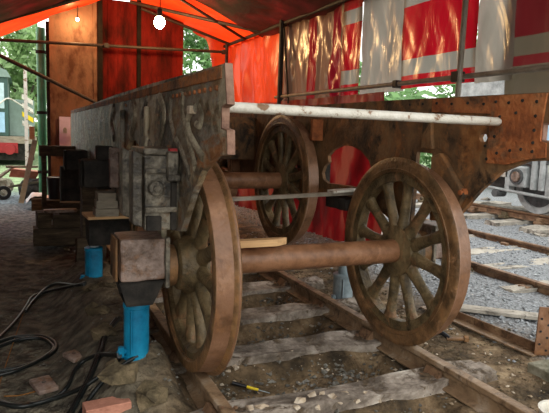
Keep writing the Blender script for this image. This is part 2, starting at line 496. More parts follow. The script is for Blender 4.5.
def zone(axis, a, b_, amp, prev, color, ns=14, spread=(0.35, 0.65), left_only=False):
    """blend to another kind of soil along an axis, with a ragged border"""
    mr = t.nodes.new('ShaderNodeMapRange'); mr.inputs[1].default_value = a; mr.inputs[2].default_value = b_
    ad = t.nodes.new('ShaderNodeMath'); ad.operation = 'MULTIPLY_ADD'; ad.inputs[1].default_value = amp
    t.links.new(nz.outputs['Fac'], ad.inputs[0]); t.links.new(s.outputs[axis], ad.inputs[2])
    t.links.new(ad.outputs[0], mr.inputs[0])
    n = t.nodes.new('ShaderNodeTexNoise'); n.inputs['Scale'].default_value = ns; n.inputs['Detail'].default_value = 8
    t.links.new(co.outputs['Object'], n.inputs['Vector'])
    r = t.nodes.new('ShaderNodeValToRGB')
    r.color_ramp.elements[0].position = spread[0]; r.color_ramp.elements[0].color = (*color[0], 1)
    r.color_ramp.elements[1].position = spread[1]; r.color_ramp.elements[1].color = (*color[1], 1)
    t.links.new(n.outputs['Fac'], r.inputs[0])
    mx = t.nodes.new('ShaderNodeMix'); mx.data_type = 'RGBA'
    fac = mr.outputs[0]
    if left_only:
        m3 = t.nodes.new('ShaderNodeMapRange'); m3.inputs[1].default_value = -1.0; m3.inputs[2].default_value = -1.4
        t.links.new(s.outputs['X'], m3.inputs[0])
        ml = t.nodes.new('ShaderNodeMath'); ml.operation = 'MULTIPLY'
        t.links.new(fac, ml.inputs[0]); t.links.new(m3.outputs[0], ml.inputs[1]); fac = ml.outputs[0]
    t.links.new(fac, mx.inputs[0]); t.links.new(prev, mx.inputs[6]); t.links.new(r.outputs[0], mx.inputs[7])
    return mx.outputs[2]
c1 = zone('X', 1.9, 2.5, 0.6, src, ((0.11, 0.115, 0.12), (0.34, 0.355, 0.37)), 40)
c2 = zone('X', -0.7, -1.2, 0.3, c1, ((0.045, 0.038, 0.027), (0.18, 0.155, 0.11)), 9)
c2 = zone('Y', 4.8, 6.5, 1.0, c2, ((0.05, 0.065, 0.075), (0.22, 0.26, 0.29)), 16, left_only=True)
c3 = zone('Y', 11.5, 13, 1.0, c2, ((0.10, 0.16, 0.07), (0.32, 0.42, 0.22)), 5)
t.links.new(c3, b.inputs['Base Color'])
g = link('floor', me, gm); g['kind'] = 'structure'

# loose stones, uncountable
def scatter(name, n, zone_fn, smin, smax, m, label, cat, seed):
    r = random.Random(seed)
    base = [(1, 0, 0), (-1, 0, 0), (0, 1, 0), (0, -1, 0), (0, 0, 1), (0, 0, -1)]
    fs = [(0, 2, 4), (2, 1, 4), (1, 3, 4), (3, 0, 4), (2, 0, 5), (1, 2, 5), (3, 1, 5), (0, 3, 5)]
    V, Fc = [], []
    for _ in range(n):
        x, y = zone_fn(r)
        s = smin + (smax - smin) * r.random() ** 2
        z = gz(x, y) + s * 0.3
        a = r.random() * 6.28; ca, sa = math.cos(a), math.sin(a)
        k = len(V)
        for bx, by, bz in base:
            px, py, pz = bx * s * r.uniform(.6, 1.2) + r.uniform(-.3, .3) * s, by * s * r.uniform(.5, 1.1) + r.uniform(-.3, .3) * s, bz * s * r.uniform(.4, .8)
            V.append((x + px * ca - py * sa, y + px * sa + py * ca, z + pz))
        Fc += [tuple(k + i for i in f) for f in fs]
    me = bpy.data.meshes.new(name); me.from_pydata(V, [], Fc)
    return tag(link(name, me, m), label, cat, kind='stuff')
def z_gravel(r):
    while True:
        x = 1.5 + 7.5 * r.random() ** 1.3; y = r.uniform(-0.8, 9)
        if x > 1.9 + 0.35 * noise.noise(Vector((x, y, 0))) or r.random() < 0.1: return x, y
scatter('gravel', 11000, z_gravel, 0.010, 0.032, M['gravel'], 'pale grey loose gravel covering the ground right of the wheels', 'gravel', 3)
def z_bal(r):
    while True:
        y = r.uniform(-0.6, 7)
        if min(abs(y - q) for q in SL) > .17 or r.random() < .12: return r.uniform(-0.70, 0.70), y
scatter('ballast', 5200, z_bal, 0.005, 0.026, M['dark_gravel'], 'dark broken ballast and dirt between the sleepers under the axle', 'ballast', 4)
def z_chip(r):
    x = r.uniform(-.7, 1.6)
    return x, r.uniform(-.75, 1.9)
scatter('stone_chips', 420, z_chip, 0.006, 0.022, M['stone'], 'pale stone chips sprinkled over the dirt in the foreground', 'chips', 8)
def z_left(r):
    return r.uniform(-2.6, -0.85), r.uniform(-0.4, 9)
scatter('grit', 1500, z_left, 0.004, 0.015, M['dark_gravel'], 'dark grit scattered over the trodden earth left of the track', 'grit', 5)
def z_mid(r):
    return r.uniform(0.85, 2.0), r.uniform(-1.0, 5)
scatter('rubble', 2200, z_mid, 0.005, 0.02, M['brown_stone'], 'small brown rubble strewn between the near rail and the gravel', 'rubble', 6)

# ------------------------------------------------------------------ rails and sleepers of the repair track
def rail_profile(x, z, s=1.0):
    h = 0.036 * s; f = 0.065 * s
    return [(x - h, z), (x + h, z), (x + h, z - .035 * s), (x + .009 * s, z - .05 * s), (x + .009 * s, z - .125 * s), (x + f, z - .135 * s), (x + f, z - .148 * s),
            (x - f, z - .148 * s), (x - f, z - .135 * s), (x - .009 * s, z - .125 * s), (x - .009 * s, z - .05 * s), (x - h, z - .035 * s)]
def rail(x, z, y0, y1, label, group, m, chairs=True, sl=SL):
    t = thing('rail', (x, y0, z - .148), label, 'rail', group)
    bm = B(); prism(bm, rail_profile(x, z), 'xz', y0, y1)
    obj('rail_bar', bm, m, t, bevel=0.006)
    if chairs:
        for s_ in sl:
            if y0 < s_ < y1 - 0.3:
                bm = B()
                prism(bm, [(x - .15, z - .15), (x + .15, z - .15), (x + .14, z - .125), (x + .085, z - .115), (x + .05, z - .05), (x + .03, z - .05), (x + .03, z - .13), (x - .03, z - .13), (x - .03, z - .05), (x - .05, z - .05), (x - .085, z - .115), (x - .14, z - .125)], 'xz', s_ - .07, s_ + .07)
                for dx in (-.115, .115):
                    cyl(bm, (x + dx, s_ + .035, z - .13), (x + dx, s_ + .035, z - .09), .017, .013, 8)
                obj('rail_chair', bm, M['rail'], t)
    return t
rail(-0.765, 0, -3.4, 11, 'brown rusty rail carrying the near left spoked wheel', None, M['rail_top'])
rail(0.79, 0, -3.4, 11, 'brown rusty rail carrying the right spoked wheel', None, M['rail_top'])
for k, sy in enumerate(SL):
    if sy < -0.7 or sy > 8: continue
    bm = B()
    rough_block(bm, (-1.18, sy - .125, -.30), (1.2, sy + .125, -.10), 0.045, k, 9)
    o = obj('sleeper', bm, M['sleeper'], smooth=True, origin=(0, sy, -.3))
    pos = ['with crumbled pale edge at the front of the picture', 'second from the front, beyond the dirt pit', 'third from the front, beneath the axle', 'fourth from the front, behind the axle']
    lb = ('dusty buried sleeper ' + pos[k - 1]) if 0 <= k - 1 < 4 else f'dusty half buried sleeper in the shadow under the frame, {[0, 0, 0, 0, 0, "first", "second", "third", "fourth", "fifth", "sixth", "seventh", "last"][k]} behind the rear wheels'
    tag(o, lb, 'sleeper', 'sleepers under the repair track')

# outer tracks
ORD = ['first', 'second', 'third', 'fourth', 'fifth', 'sixth', 'seventh', 'eighth', 'ninth']
for (x, lab, sl0) in ((3.27, 'rusty rail nearest the wheels across the grey gravel', 0), (5.08, 'middle rusty rail across the gravel on pale blocks', 1), (7.15, 'far rusty rail under the grey wagon wheel', 2)):
    z = 0.0 if x < 7 else 0.14
    t = thing('rail', (x, -1, z - .148), lab, 'rail', 'rails of the outer tracks')
    bm = B(); prism(bm, rail_profile(x, z, 1.0), 'xz', -1.5, 22)
    obj('rail_bar', bm, M['rail'], t, bevel=.006)
    for k in range(12):
        sy = -0.6 + 0.85 * k + .3 * sl0
        bm = B(); box(bm, (x - .16, sy - .09, z - .19), (x + .16, sy + .09, z - .13))
        box(bm, (x - .12, sy - .06, z - .13), (x - .05, sy + .06, z - .06)); box(bm, (x + .05, sy - .06, z - .13), (x + .12, sy + .06, z - .06))
        obj('rail_chair', bm, M['rail'] if k % 3 else M['brown_stone'], t, bevel=.01)
for k in range(9):
    sy = -0.55 + 0.85 * k
    bm = B(); rough_block(bm, (2.95, sy - .15, -.26), (5.45, sy + .15, -.095), 0.05, k + 30, 7)
    o = obj('concrete_sleeper', bm, M['concrete'], smooth=True, origin=(3.9, sy, -.16))
    tag(o, f'pale dusty concrete sleeper of the outer track, {ORD[k]} from its near end', 'sleeper', 'concrete sleepers of the outer track')
    bm = B(); rough_block(bm, (6.3, sy + 1 - .15, -.22), (9.4, sy + 1 + .17, -.03), 0.05, k + 50, 7)
    o = obj('concrete_sleeper', bm, M['concrete'], smooth=True, origin=(7.8, sy + 1, -.16))
    tag(o, f'pale concrete sleeper under the grey wagon, {ORD[k]} from the near end', 'sleeper', 'concrete sleepers under the wagon track')

# ------------------------------------------------------------------ shed structure: back wall, posts
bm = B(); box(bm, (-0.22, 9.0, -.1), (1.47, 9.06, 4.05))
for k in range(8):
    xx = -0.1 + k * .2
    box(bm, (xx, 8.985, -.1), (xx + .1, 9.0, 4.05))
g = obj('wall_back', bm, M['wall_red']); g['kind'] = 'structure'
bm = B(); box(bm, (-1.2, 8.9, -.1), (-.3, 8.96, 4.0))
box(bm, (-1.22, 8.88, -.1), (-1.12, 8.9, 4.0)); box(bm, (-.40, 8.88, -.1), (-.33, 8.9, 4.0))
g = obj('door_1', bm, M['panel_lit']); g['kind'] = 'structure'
bm = B(); box(bm, (-.31, 8.86, -.1), (-.22, 8.98, 4.0)); g = obj('trim_1', bm, M['black_beam']); g['kind'] = 'structure'
bm = B(); box(bm, (.48, 8.93, -.1), (.56, 8.985, 4.1)); g = obj('trim_2', bm, M['black_beam']); g['kind'] = 'structure'
# green post
t = thing('green_pipe', (-1.36, 9.3, -.1), 'tall glossy green pipe standing at the back opening', 'pipe')
bm = B(); cyl(bm, (-1.36, 9.3, -.1), (-1.36, 9.3, 3.4), .085, seg=24); obj('pipe_barrel', bm, M['green_paint'], t, smooth=True)
bm = B()
for z in (.5, 1.7, 2.9): cyl(bm, (-1.36, 9.3, z), (-1.36, 9.3, z + .06), .1, seg=24)
obj('pipe_bracket', bm, M['dark_metal'], t)
bm = B(); box(bm, (-1.27, 9.05, -.1), (-1.2, 9.2, 3.5)); tag(obj('wall_post', bm, M['dark_metal'], origin=(-1.23, 9.1, -.1)), 'black post beside the green pipe at the back opening', 'post')
# pink board
t = thing('pink_board', (-.97, 8.8, 1.12), 'small pink board leaning on the back wall', 'board')
bm = B(); box(bm, (-1.06, 8.82, 0.95), (-.85, 8.86, 1.66)); obj('board_panel', bm, M['pink'], t)
bm = B(); box(bm, (-.99, 8.815, 1.34), (-.92, 8.819, 1.42)); cyl(bm, (-.955, 8.817, 1.42), (-.955, 8.813, 1.42), .03, seg=12); obj('grey_print', bm, M['wagon_grey'], t)

# ------------------------------------------------------------------ tarpaulins
def sheet(name, fn, nu, nv, m, label, cat='tarpaulin', group=None):
    V, Fc = [], []
    for j in range(nv + 1):
        for i in range(nu + 1):
            V.append(tuple(fn(i / nu, j / nv)))
    for j in range(nv):
        for i in range(nu):
            a = j * (nu + 1) + i
            Fc.append((a, a + 1, a + nu + 2, a + nu + 1))
    me = bpy.data.meshes.new(name); me.from_pydata(V, [], Fc)
    uv = me.uv_layers.new(name='UVMap')
    for p in me.polygons:
        p.use_smooth = True
        for li in p.loop_indices:
            vi = me.loops[li].vertex_index
            uv.data[li].uv = ((vi % (nu + 1)) / nu, (vi // (nu + 1)) / nv)
    o = link(name, me, m)
    return tag(o, label, cat, group)
def wall_fold(y0, y1, z0, z1, x=2.6, amp=.05, freq=3.0, seed=0, slack=0.0):
    def fn(u, v):
        y = y0 + (y1 - y0) * u
        z = z0 + (z1 - z0) * v
        n = noise.noise(Vector((y * freq, z * .5, seed)))
        n2 = 1 - 2 * abs(noise.noise(Vector((y * freq * 1.8 + z * .9, z * .5, seed + 5))))
        n3 = 1 - 2 * abs(noise.noise(Vector((y * freq * 1.5 - z * 1.7, z * .6, seed + 9))))
        dx = amp * (n + .45 * n2 + .45 * n3) * (1.2 - .5 * v)
        return Vector((x + dx, y, z - slack * math.sin(math.pi * u) * (1 - v)))
    return fn
OR = [(0.3, (0.60, 0.025, 0.004)), (0.6, (0.80, 0.045, 0.006)), (0.8, (0.85, 0.07, 0.01))]
M['tarp_orange'] = tarp_mat('orange_tarp', OR, 0.6)
M['tarp_orange_wall'] = tarp_mat('orange_wall_tarp', [(0.3, (0.42, 0.022, 0.005)), (0.6, (0.72, 0.06, 0.012))], 0.45)
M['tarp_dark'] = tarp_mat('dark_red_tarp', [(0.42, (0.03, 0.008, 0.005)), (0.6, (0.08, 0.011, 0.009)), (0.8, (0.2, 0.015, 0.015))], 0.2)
RED = (0.52, 0.006, 0.018); TAN = (0.24, 0.12, 0.075); WH = (0.36, 0.34, 0.29); DRK = (0.10, 0.04, 0.03)
ONE = [(0.3, (0.7, 0.7, 0.7)), (0.7, (1, 1, 1))]
M['tarp_tan'] = tarp_mat('tan_striped_tarp', ONE, 0.4, 'X', 0.25, 2.0, [(0, TAN), (.09, (.28, .008, .02)), (.22, TAN), (.42, (.34, .008, .018)), (.55, TAN), (.74, (.16, .08, .05)), (.84, (.12, .05, .04)), (.92, TAN)], 0.8)
BND = [(0, RED), (.115, WH), (.26, RED), (.73, WH), (.87, RED)]
M['tarp_band'] = tarp_mat('red_white_banded_tarp', ONE, 0.5, 'Y', 0.25, 2.0, BND, 0.6)
M['tarp_white'] = tarp_mat('greyish_white_tarp', [(0.3, (0.24, 0.2, 0.16)), (0.6, (0.42, 0.38, 0.32)), (0.8, (0.52, 0.48, 0.42))], 0.45, rough=.25, wrinkle=0.8)
M['tarp_dull'] = tarp_mat('dull_red_tarp', ONE, 0.3, 'Y', 0.4, 2.0, [(0, (.17, .14, .095)), (.18, (.22, .02, .025)), (.245, (.17, .14, .095)), (.366, (.18, .014, .018))], 0.25)
M['tarp_red'] = tarp_mat('deep_red_tarp', [(0.42, (0.09, 0.002, 0.004)), (0.52, (0.26, 0.006, 0.010)), (0.60, (0.34, 0.07, 0.045))], 0.35, wrinkle=0.6)  # palest salmon tone paints in the light caught by creases
ZE = 3.42
sheet('side_tarpaulin', wall_fold(6.35, 9.7, -.05, ZE, amp=.11, freq=2.6, seed=1), 80, 40, M['tarp_orange_wall'], 'bright orange tarpaulin curtain hanging beyond the left frame end')
sheet('side_tarpaulin', wall_fold(4.02, 6.4, 2.0, ZE, x=2.57, amp=.07, freq=2.6, seed=2), 80, 30, M['tarp_tan'], 'shiny tan and red striped tarpaulin in folds beside the dark upright')
sheet('side_tarpaulin', wall_fold(3.62, 4.1, 2.05, ZE, x=2.53, amp=.03, seed=3), 24, 30, M['tarp_band'], 'narrow red tarpaulin with grey-white bands left of the whitish one')
sheet('side_tarpaulin', wall_fold(2.72, 3.7, 2.06, ZE, x=2.6, amp=.05, freq=2.5, seed=4), 40, 30, M['tarp_white'], 'whitish see-through tarpaulin hanging in creases over the tube')
sheet('side_tarpaulin', wall_fold(1.46, 2.76, 2.08, ZE, x=2.57, amp=.03, freq=2.0, seed=5), 60, 30, M['tarp_band'], 'glossy bright red tarpaulin with grey-white bands left of the upright pole')
sheet('side_tarpaulin', wall_fold(1.0, 1.50, 2.07, ZE, x=2.60, amp=.04, freq=3, seed=6), 24, 30, M['tarp_white'], 'narrow whitish tarpaulin strip right of the upright pole')
sheet('side_tarpaulin', wall_fold(-1.2, 1.12, 1.93, ZE, x=2.64, amp=.03, freq=1.2, seed=7), 50, 30, M['tarp_dull'], 'dull red and khaki banded tarpaulin at the right edge')
sheet('side_tarpaulin', wall_fold(2.9, 9.6, -.12, 2.05, x=2.45, amp=.12, freq=2.4, seed=8), 80, 30, M['tarp_red'], 'deep red tarpaulin seen through the hole in the far frame')
# roof
def roof_z(x):
    return 3.42 + .32 * (2.6 - x) if x > 0.15 else 4.2 - .47 * (0.15 - x)
def roof(x0, x1, y0f, y1f, seed, dz=0.0, sag=.05):
    def fn(u, v):
        x = x0 + (x1 - x0) * u
        y = y0f(x) + (y1f(x) - y0f(x)) * v
        z = roof_z(x) + dz + sag * noise.noise(Vector((x * 1.2, y * .9, seed)))
        return Vector((x, y, z))
    return fn
edge = lambda x: 7.15 + .10 * math.sin(x * 3)
sheet('roof_tarpaulin', roof(0.15, 2.66, edge, lambda x: 9.3, 11), 50, 30, M['tarp_orange'], 'glowing orange roof tarpaulin right of the ridge over the back end')
sheet('roof_tarpaulin', roof(-2.9, 0.15, lambda x: 7.35, lambda x: 9.2 - .12 * abs(math.sin(x * 2)), 12), 50, 30, M['tarp_orange'], 'orange roof tarpaulin with drooping edge over the left back opening')
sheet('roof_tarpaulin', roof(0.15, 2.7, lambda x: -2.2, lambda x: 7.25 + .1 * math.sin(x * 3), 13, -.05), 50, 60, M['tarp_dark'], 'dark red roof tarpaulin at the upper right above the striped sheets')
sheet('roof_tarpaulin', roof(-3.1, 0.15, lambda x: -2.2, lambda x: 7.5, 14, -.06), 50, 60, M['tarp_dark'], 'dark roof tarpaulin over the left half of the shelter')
sheet('back_tarpaulin', lambda u, v: Vector((1.75 + .95 * u, 9.25 + .05 * math.sin(u * 9), 3.75 - .35 * u - (1 - v) * (3.3 * smooth(0.30, 0.95, u) + .12))), 30, 30, M['tarp_orange_wall'], 'orange tarpaulin flap with curved edge beside the back gap')
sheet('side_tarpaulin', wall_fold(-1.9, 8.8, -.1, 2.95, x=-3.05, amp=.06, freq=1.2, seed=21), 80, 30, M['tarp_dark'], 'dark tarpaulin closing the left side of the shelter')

# ------------------------------------------------------------------ scaffold tubes
def tube(p0, p1, r, label, m='tube', name='scaffold_tube', ends=True):
    p0, p1 = Vector(p0), Vector(p1)
    t = thing(name, p0, label, 'tube')
    bm = B(); cyl(bm, p0, p1, r, seg=16); obj('tube_length', bm, M[m], t, smooth=True)
    return t
def clamp(t, p, r=.035):
    bm = B(); rbox(bm, p, (r * 2.4, r * 2.2, r * 2.4)); cyl(bm, Vector(p) + Vector((-.06, 0, -.04)), Vector(p) + Vector((.06, 0, -.04)), .012, seg=8)
    obj('coupler', bm, M['tube'], t, bevel=.008)
tt = tube((2.5, -1.3, 3.40), (2.5, 9.6, 3.40), .035, 'dark eave tube running along the top of the side sheets'); clamp(tt, (2.5, 6.1, 3.4))
tt = tube((2.48, -1.2, 2.13), (2.48, 6.3, 2.13), .028, 'long tube along the bottom of the striped sheets', 'pale_tube')
clamp(tt, (2.48, 6.08, 2.13)); clamp(tt, (2.48, 2.65, 2.13)); clamp(tt, (2.46, 1.56, 2.13), .045)
tube((2.44, 1.54, -.1), (2.44, 1.50, 3.45), .030, 'upright galvanised pole in front of the red banded sheet', 'pale_tube')
tube((2.46, 6.07, -.1), (2.46, 6.07, 3.5), .045, 'thick dark upright pole at the end of the orange curtain')
tube((2.47, 5.72, 2.0), (2.47, 6.0, 3.3), .018, 'thin leaning bar beside the thick dark upright')
tt = tube((-2.6, 8.5, 2.97), (2.3, 8.55, 3.17), .03, 'thin level tube crossing in front of the back wall'); clamp(tt, (-.2, 8.5, 3.07)); clamp(tt, (2.25, 8.55, 3.17))
tube((-2.6, 8.3, 2.93), (-.36, 8.3, 1.92), .035, 'diagonal brace tube crossing the left back opening')
tube((0.3, 8.7, 3.99), (2.5, 7.1, 3.40), .035, 'dark rafter under the orange roof, upper one near the lamp')
tube((0.9, 7.3, 3.88), (2.45, 7.85, 3.36), .028, 'thin slanting rafter crossing the orange roof')
tube((0.55, 8.9, 3.93), (2.47, 8.88, 3.40), .03, 'rafter at the gable edge above the back gap')
tube((-3.0, 7.3, 2.75), (0.15, 7.3, 4.05), .05, 'dark rafter at the top left above the orange edge')
tube((2.46, 9.0, 2.0), (2.46, 9.0, 3.45), .035, 'short dark upright beside the back gap')

# ------------------------------------------------------------------ lamps
em = bpy.data.materials.new('lamp_glow'); em.use_nodes = True
pb = em.node_tree.nodes['Principled BSDF']; pb.inputs['Emission Color'].default_value = (1, .78, .38, 1); pb.inputs['Emission Strength'].default_value = 28
def lamp(p, r, watts, label):
    p = Vector(p)
    t = thing('hanging_lamp', p, label, 'lamp')
    bm = B(); bmesh.ops.create_uvsphere(bm, u_segments=24, v_segments=16, radius=r, matrix=Matrix.Translation(p) @ Matrix.Diagonal((1, 1, 1.15, 1)))
    obj('bulb', bm, em, t, smooth=True)
    bm = B(); cyl(bm, p + Vector((0, 0, r * .9)), p + Vector((0, 0, r * 2.4)), r * .5, seg=16); obj('socket', bm, M['black'], t, smooth=True)
    curve('cord', [p + Vector((0, 0, r * 2.2)), p + Vector((.01, 0, .3)), p + Vector((0, 0, .75))], .008, M['black'], t)
    ld = bpy.data.lights.new('bulb_light', 'POINT'); ld.energy = watts; ld.color = (1, .62, .28); ld.shadow_soft_size = r
    lo = bpy.data.objects.new('bulb_light', ld); scn.collection.objects.link(lo); lo.parent = t; lo.location = (0, -.02, -r * 1.6)
    return t
lamp((.60, 7.4, 3.42), .10, 90, 'glowing bare bulb hanging under the orange roof')
lamp((-.72, 8.6, 3.52), .03, 22, 'tiny glowing lamp over the brownish door panel')

# ------------------------------------------------------------------ locomotive frame
PL = [(-.905, 1.75), (-.945, 1.585), (-.885, 1.578), (-.885, 1.48), (-.955, 1.472), (-.965, 1.377), (-.80, 1.363), (-.61, 1.285), (-.45, 1.155), (-.335, 1.03), (-.24, .93), (-.02, .90),
      (.03, 1.37), (.20, 1.375), (.22, .78), (.42, .80), (.62, .88), (1.1, .93), (1.6, .92), (1.9, .80), (2.07, .80), (2.07, 1.15), (2.31, 1.15), (2.31, .80), (2.5, .80), (2.8, .95), (3.3, .93), (4.1, .80), (4.24, .80), (4.24, 1.15), (4.46, 1.15), (4.46, .80), (4.7, .80), (5.2, 1.05),
      (7.2, 1.12), (7.2, 1.69), (5, 1.735), (2.2, 1.765), (.8, 1.765)]
HOLE = [(.80, 1.07), (.76, 1.17), (.82, 1.27), (.95, 1.35), (1.1, 1.385), (1.28, 1.385), (1.43, 1.34), (1.52, 1.28), (1.50, 1.22), (1.58, 1.18), (1.62, 1.11), (1.59, 1.05), (1.5, 1.02), (1.2, 1.03), (.95, 1.03)]
SMALL = [(-.445 + .035 * math.cos(a * .7854), 1.49 + .03 * math.sin(a * .7854)) for a in range(8)]
def plate(name, x, holes, m, parent):
    loops = [PL] + holes
    pts, edges = [], []
    for lp in loops:
        k = len(pts)
        pts += [Vector(p) for p in lp]
        edges += [(k + i, k + (i + 1) % len(lp)) for i in range(len(lp))]
    v2, e2, f2, *_ = mathutils.geometry.delaunay_2d_cdt(pts, edges, [], 0, 1e-5)
    def inside(p, lp):
        r_ = False
        for i in range(len(lp)):
            a, b_ = lp[i], lp[i - 1]
            if (a[1] > p[1]) != (b_[1] > p[1]) and p[0] < (b_[0] - a[0]) * (p[1] - a[1]) / (b_[1] - a[1]) + a[0]: r_ = not r_
        return r_
    bm = B()
    vs_ = [bm.verts.new((x, p.x, p.y)) for p in v2]
    for f in f2:
        c = sum((v2[i] for i in f), Vector((0, 0))) / len(f)
        if inside(c, PL) and not any(inside(c, h) for h in holes):
            bm.faces.new([vs_[i] for i in f])
    o = obj(name, bm, m, parent)
    s_ = o.modifiers.new('thickness', 'SOLIDIFY'); s_.thickness = .032; s_.offset = 0
    return o
fr = thing('locomotive_frame', (0, 3, .9), 'long rusty outside frame of a locomotive raised on jacks over its wheels', 'locomotive frame')
LX, RX = -.95, .935
lp = plate('frame_plate', LX, [HOLE], M['plate_grey'], fr); lp['label'] = 'grimy grey near left side plate'
rp_ = plate('frame_plate', RX, [HOLE, SMALL], M['plate_rust'], fr); rp_['label'] = 'brown rusty far right side plate'
# end pieces with orange rust on the right plate (inner side)
bm = B()
prism(bm, [(-.90, 1.745), (-.885, 1.578), (-.885, 1.48), (-.925, 1.47), (-.93, 1.392), (-.80, 1.372), (-.66, 1.335), (-.50, 1.335), (-.50, 1.64), (.05, 1.66), (.05, 1.75)], 'yz', RX - .03, RX - .017)
o = obj('end_doubler', bm, M['orange_rust'], fr); o['label'] = 'orange rusty riveted doubler plate'
bm = B(); box(bm, (LX - .022, -.88, 1.69), (LX - .015, 7.1, 1.742)); o = obj('top_strip', bm, M['strip_rust'], fr, bevel=.006)
# salmon coloured end edges
for sx in (LX, RX):
    bm = B()
    prism(bm, [(-.972, 1.378), (-.962, 1.378), (-.95, 1.472), (-.88, 1.482), (-.88, 1.576), (-.94, 1.587), (-.903, 1.752), (-.913, 1.752), (-.952, 1.583), (-.89, 1.571), (-.89, 1.487), (-.96, 1.478)], 'yz', sx - .017, sx + .017)
    o = obj('end_edge', bm, M['primer'], fr); o['label'] = 'salmon primed plate edge'
# rivets of the right end (inner face), left end (outer face)
RV = [(-.84, 1.70), (-.74, 1.71), (-.64, 1.70), (-.54, 1.71), (-.44, 1.70), (-.3, 1.71), (-.15, 1.71), (0, 1.72), (.15, 1.72), (.3, 1.72), (-.84, 1.62), (-.7, 1.64), (-.58, 1.62),
      (-.84, 1.54), (-.84, 1.42), (-.76, 1.43), (-.68, 1.42), (-.58, 1.40), (-.50, 1.36), (-.84, 1.47), (-.48, 1.44), (-.55, 1.50)]
for (y, z) in RV:
    bm = B(); cyl(bm, (RX - .03, y, z), (RX - .036, y, z), .010, .008, 10)
    obj('rivet', bm, M['dark_metal'], fr)
for k in range(14):
    y = -.82 + k * .085 if k < 10 else .3 + (k - 10) * .4
    bm = B(); cyl(bm, (LX - .017, y, 1.655), (LX - .027, y, 1.655), .012, .009, 10)
    obj('rivet', bm, M['orange_rust'], fr)
# lumps, ribs and pipe clips on the outside of the left plate
def rib(px, r_, name='rib', m='casting_pale', fl=.45):
    o = curve(name, [at(a, b_, 0, LX - .014) for a, b_ in px], r_, M[m], fr)
    fx = LX - .014 - fr.location.x
    for v in o.data.vertices: v.co.x = fx + (v.co.x - fx) * fl
    return o
rib([(197, 108), (192, 112), (189, 122), (191, 134), (197, 146), (204, 158)], .022, 'pipe_clip', fl=.9)
rib([(200, 107), (203, 116), (201, 126), (197, 124)], .018, 'pipe_clip', fl=.9)
rib([(184, 92), (183, 112), (187, 130), (192, 150), (196, 168)], .030)
rib([(172, 98), (171, 118), (176, 138), (184, 156), (190, 178)], .026, m='casting')
rib([(160, 96), (165, 112), (163, 130), (158, 148)], .035)
rib([(148, 98), (143, 116), (145, 134), (152, 148)], .035, m='casting')
rib([(134, 102), (136, 118), (131, 136)], .05)
rib([(115, 108), (112, 122), (115, 138)], .05, m='casting')
for (y, z0, z1, r_) in ((.62, 1.0, 1.62, .03), (1.6, 1.0, 1.62, .035)):
    bm = B(); prism(bm, [(y - r_, z0), (y + r_, z0), (y + r_ * .8, z1), (y - r_ * .8, z1)], 'yz', LX - .017 - r_ * 1.0, LX - .015)
    obj('stiffener', bm, M['plate_grey'], fr, bevel=.012)
bm = B(); box(bm, (LX - .05, -.50, 1.55), (LX - .015, -.45, 1.59)); o = obj('lug', bm, M['stone'], fr, bevel=.004); o['label'] = 'small pale lug'
# horn castings (guides of the axle boxes)
def horn(y):
    for s in (-1, 1):
        bm = B()
        yo = y + s * .165
        rough_block(bm, (LX - .20, yo - .045, .93), (LX - .015, yo + .045, 1.335), .006, y + s, 3)
        obj('horn_guide', bm, M['casting'], fr, bevel=.01)
        bm = B(); prism(bm, [(LX - .265, .97), (LX - .215, .95), (LX - .215, 1.34), (LX - .265, 1.36)], 'xz', yo - .07, yo + .05)
        obj('guide_flange', bm, M['casting'], fr, bevel=.008)
    bm = B(); box(bm, (LX - .20, y - .20, 1.335), (LX - .015, y + .20, 1.37)); obj('guide_cap', bm, M['casting'], fr, bevel=.01)
    # details on the face towards the front
    f = y - .165 - .047
    bm = B(); cyl(bm, (LX - .14, f + .01, 1.16), (LX - .14, f - .03, 1.16), .045, .038, 20); cyl(bm, (LX - .14, f - .03, 1.16), (LX - .14, f - .045, 1.16), .02, seg=12)
    obj('boss', bm, M['casting'], fr, bevel=.004)
    bm = B(); box(bm, (LX - .20, f - .03, 1.03), (LX - .03, f + .01, 1.06)); obj('cross_rib', bm, M['casting'], fr, bevel=.006)
    bm = B(); box(bm, (LX - .20, f - .03, 1.24), (LX - .09, f + .01, 1.265)); obj('cross_rib', bm, M['casting'], fr, bevel=.006)
    bm = B(); box(bm, (LX - .085, f - .05, 1.20), (LX - .03, f + .02, 1.355)); box(bm, (LX - .09, f - .07, 1.20), (LX - .02, f - .045, 1.235)); obj('guide_bracket', bm, M['casting'], fr, bevel=.008)
    bm = B(); box(bm, (LX - .19, f - .02, .93), (LX - .11, f + .01, 1.01)); box(bm, (LX - .06, f - .025, .93), (LX - .03, f + .01, 1.2)); obj('guide_foot', bm, M['dark_metal'], fr, bevel=.006)
horn(.03)
bm = B(); rough_block(bm, (LX - .10, 1.86, .95), (LX - .015, 1.95, 1.3), .008, 4, 3); obj('horn_guide', bm, M['box_rust'], fr, bevel=.01)
bm = B(); rough_block(bm, (LX - .16, 2.22, .9), (LX - .015, 2.36, 1.3), .008, 5, 3); obj('horn_guide', bm, M['dark_metal'], fr, bevel=.01)
bm = B(); box(bm, (LX - .085, -.26, 1.36), (LX - .045, -.22, 1.375)); o = obj('red_tab', bm, M['red_paint'], fr); o['label'] = 'small red tab'
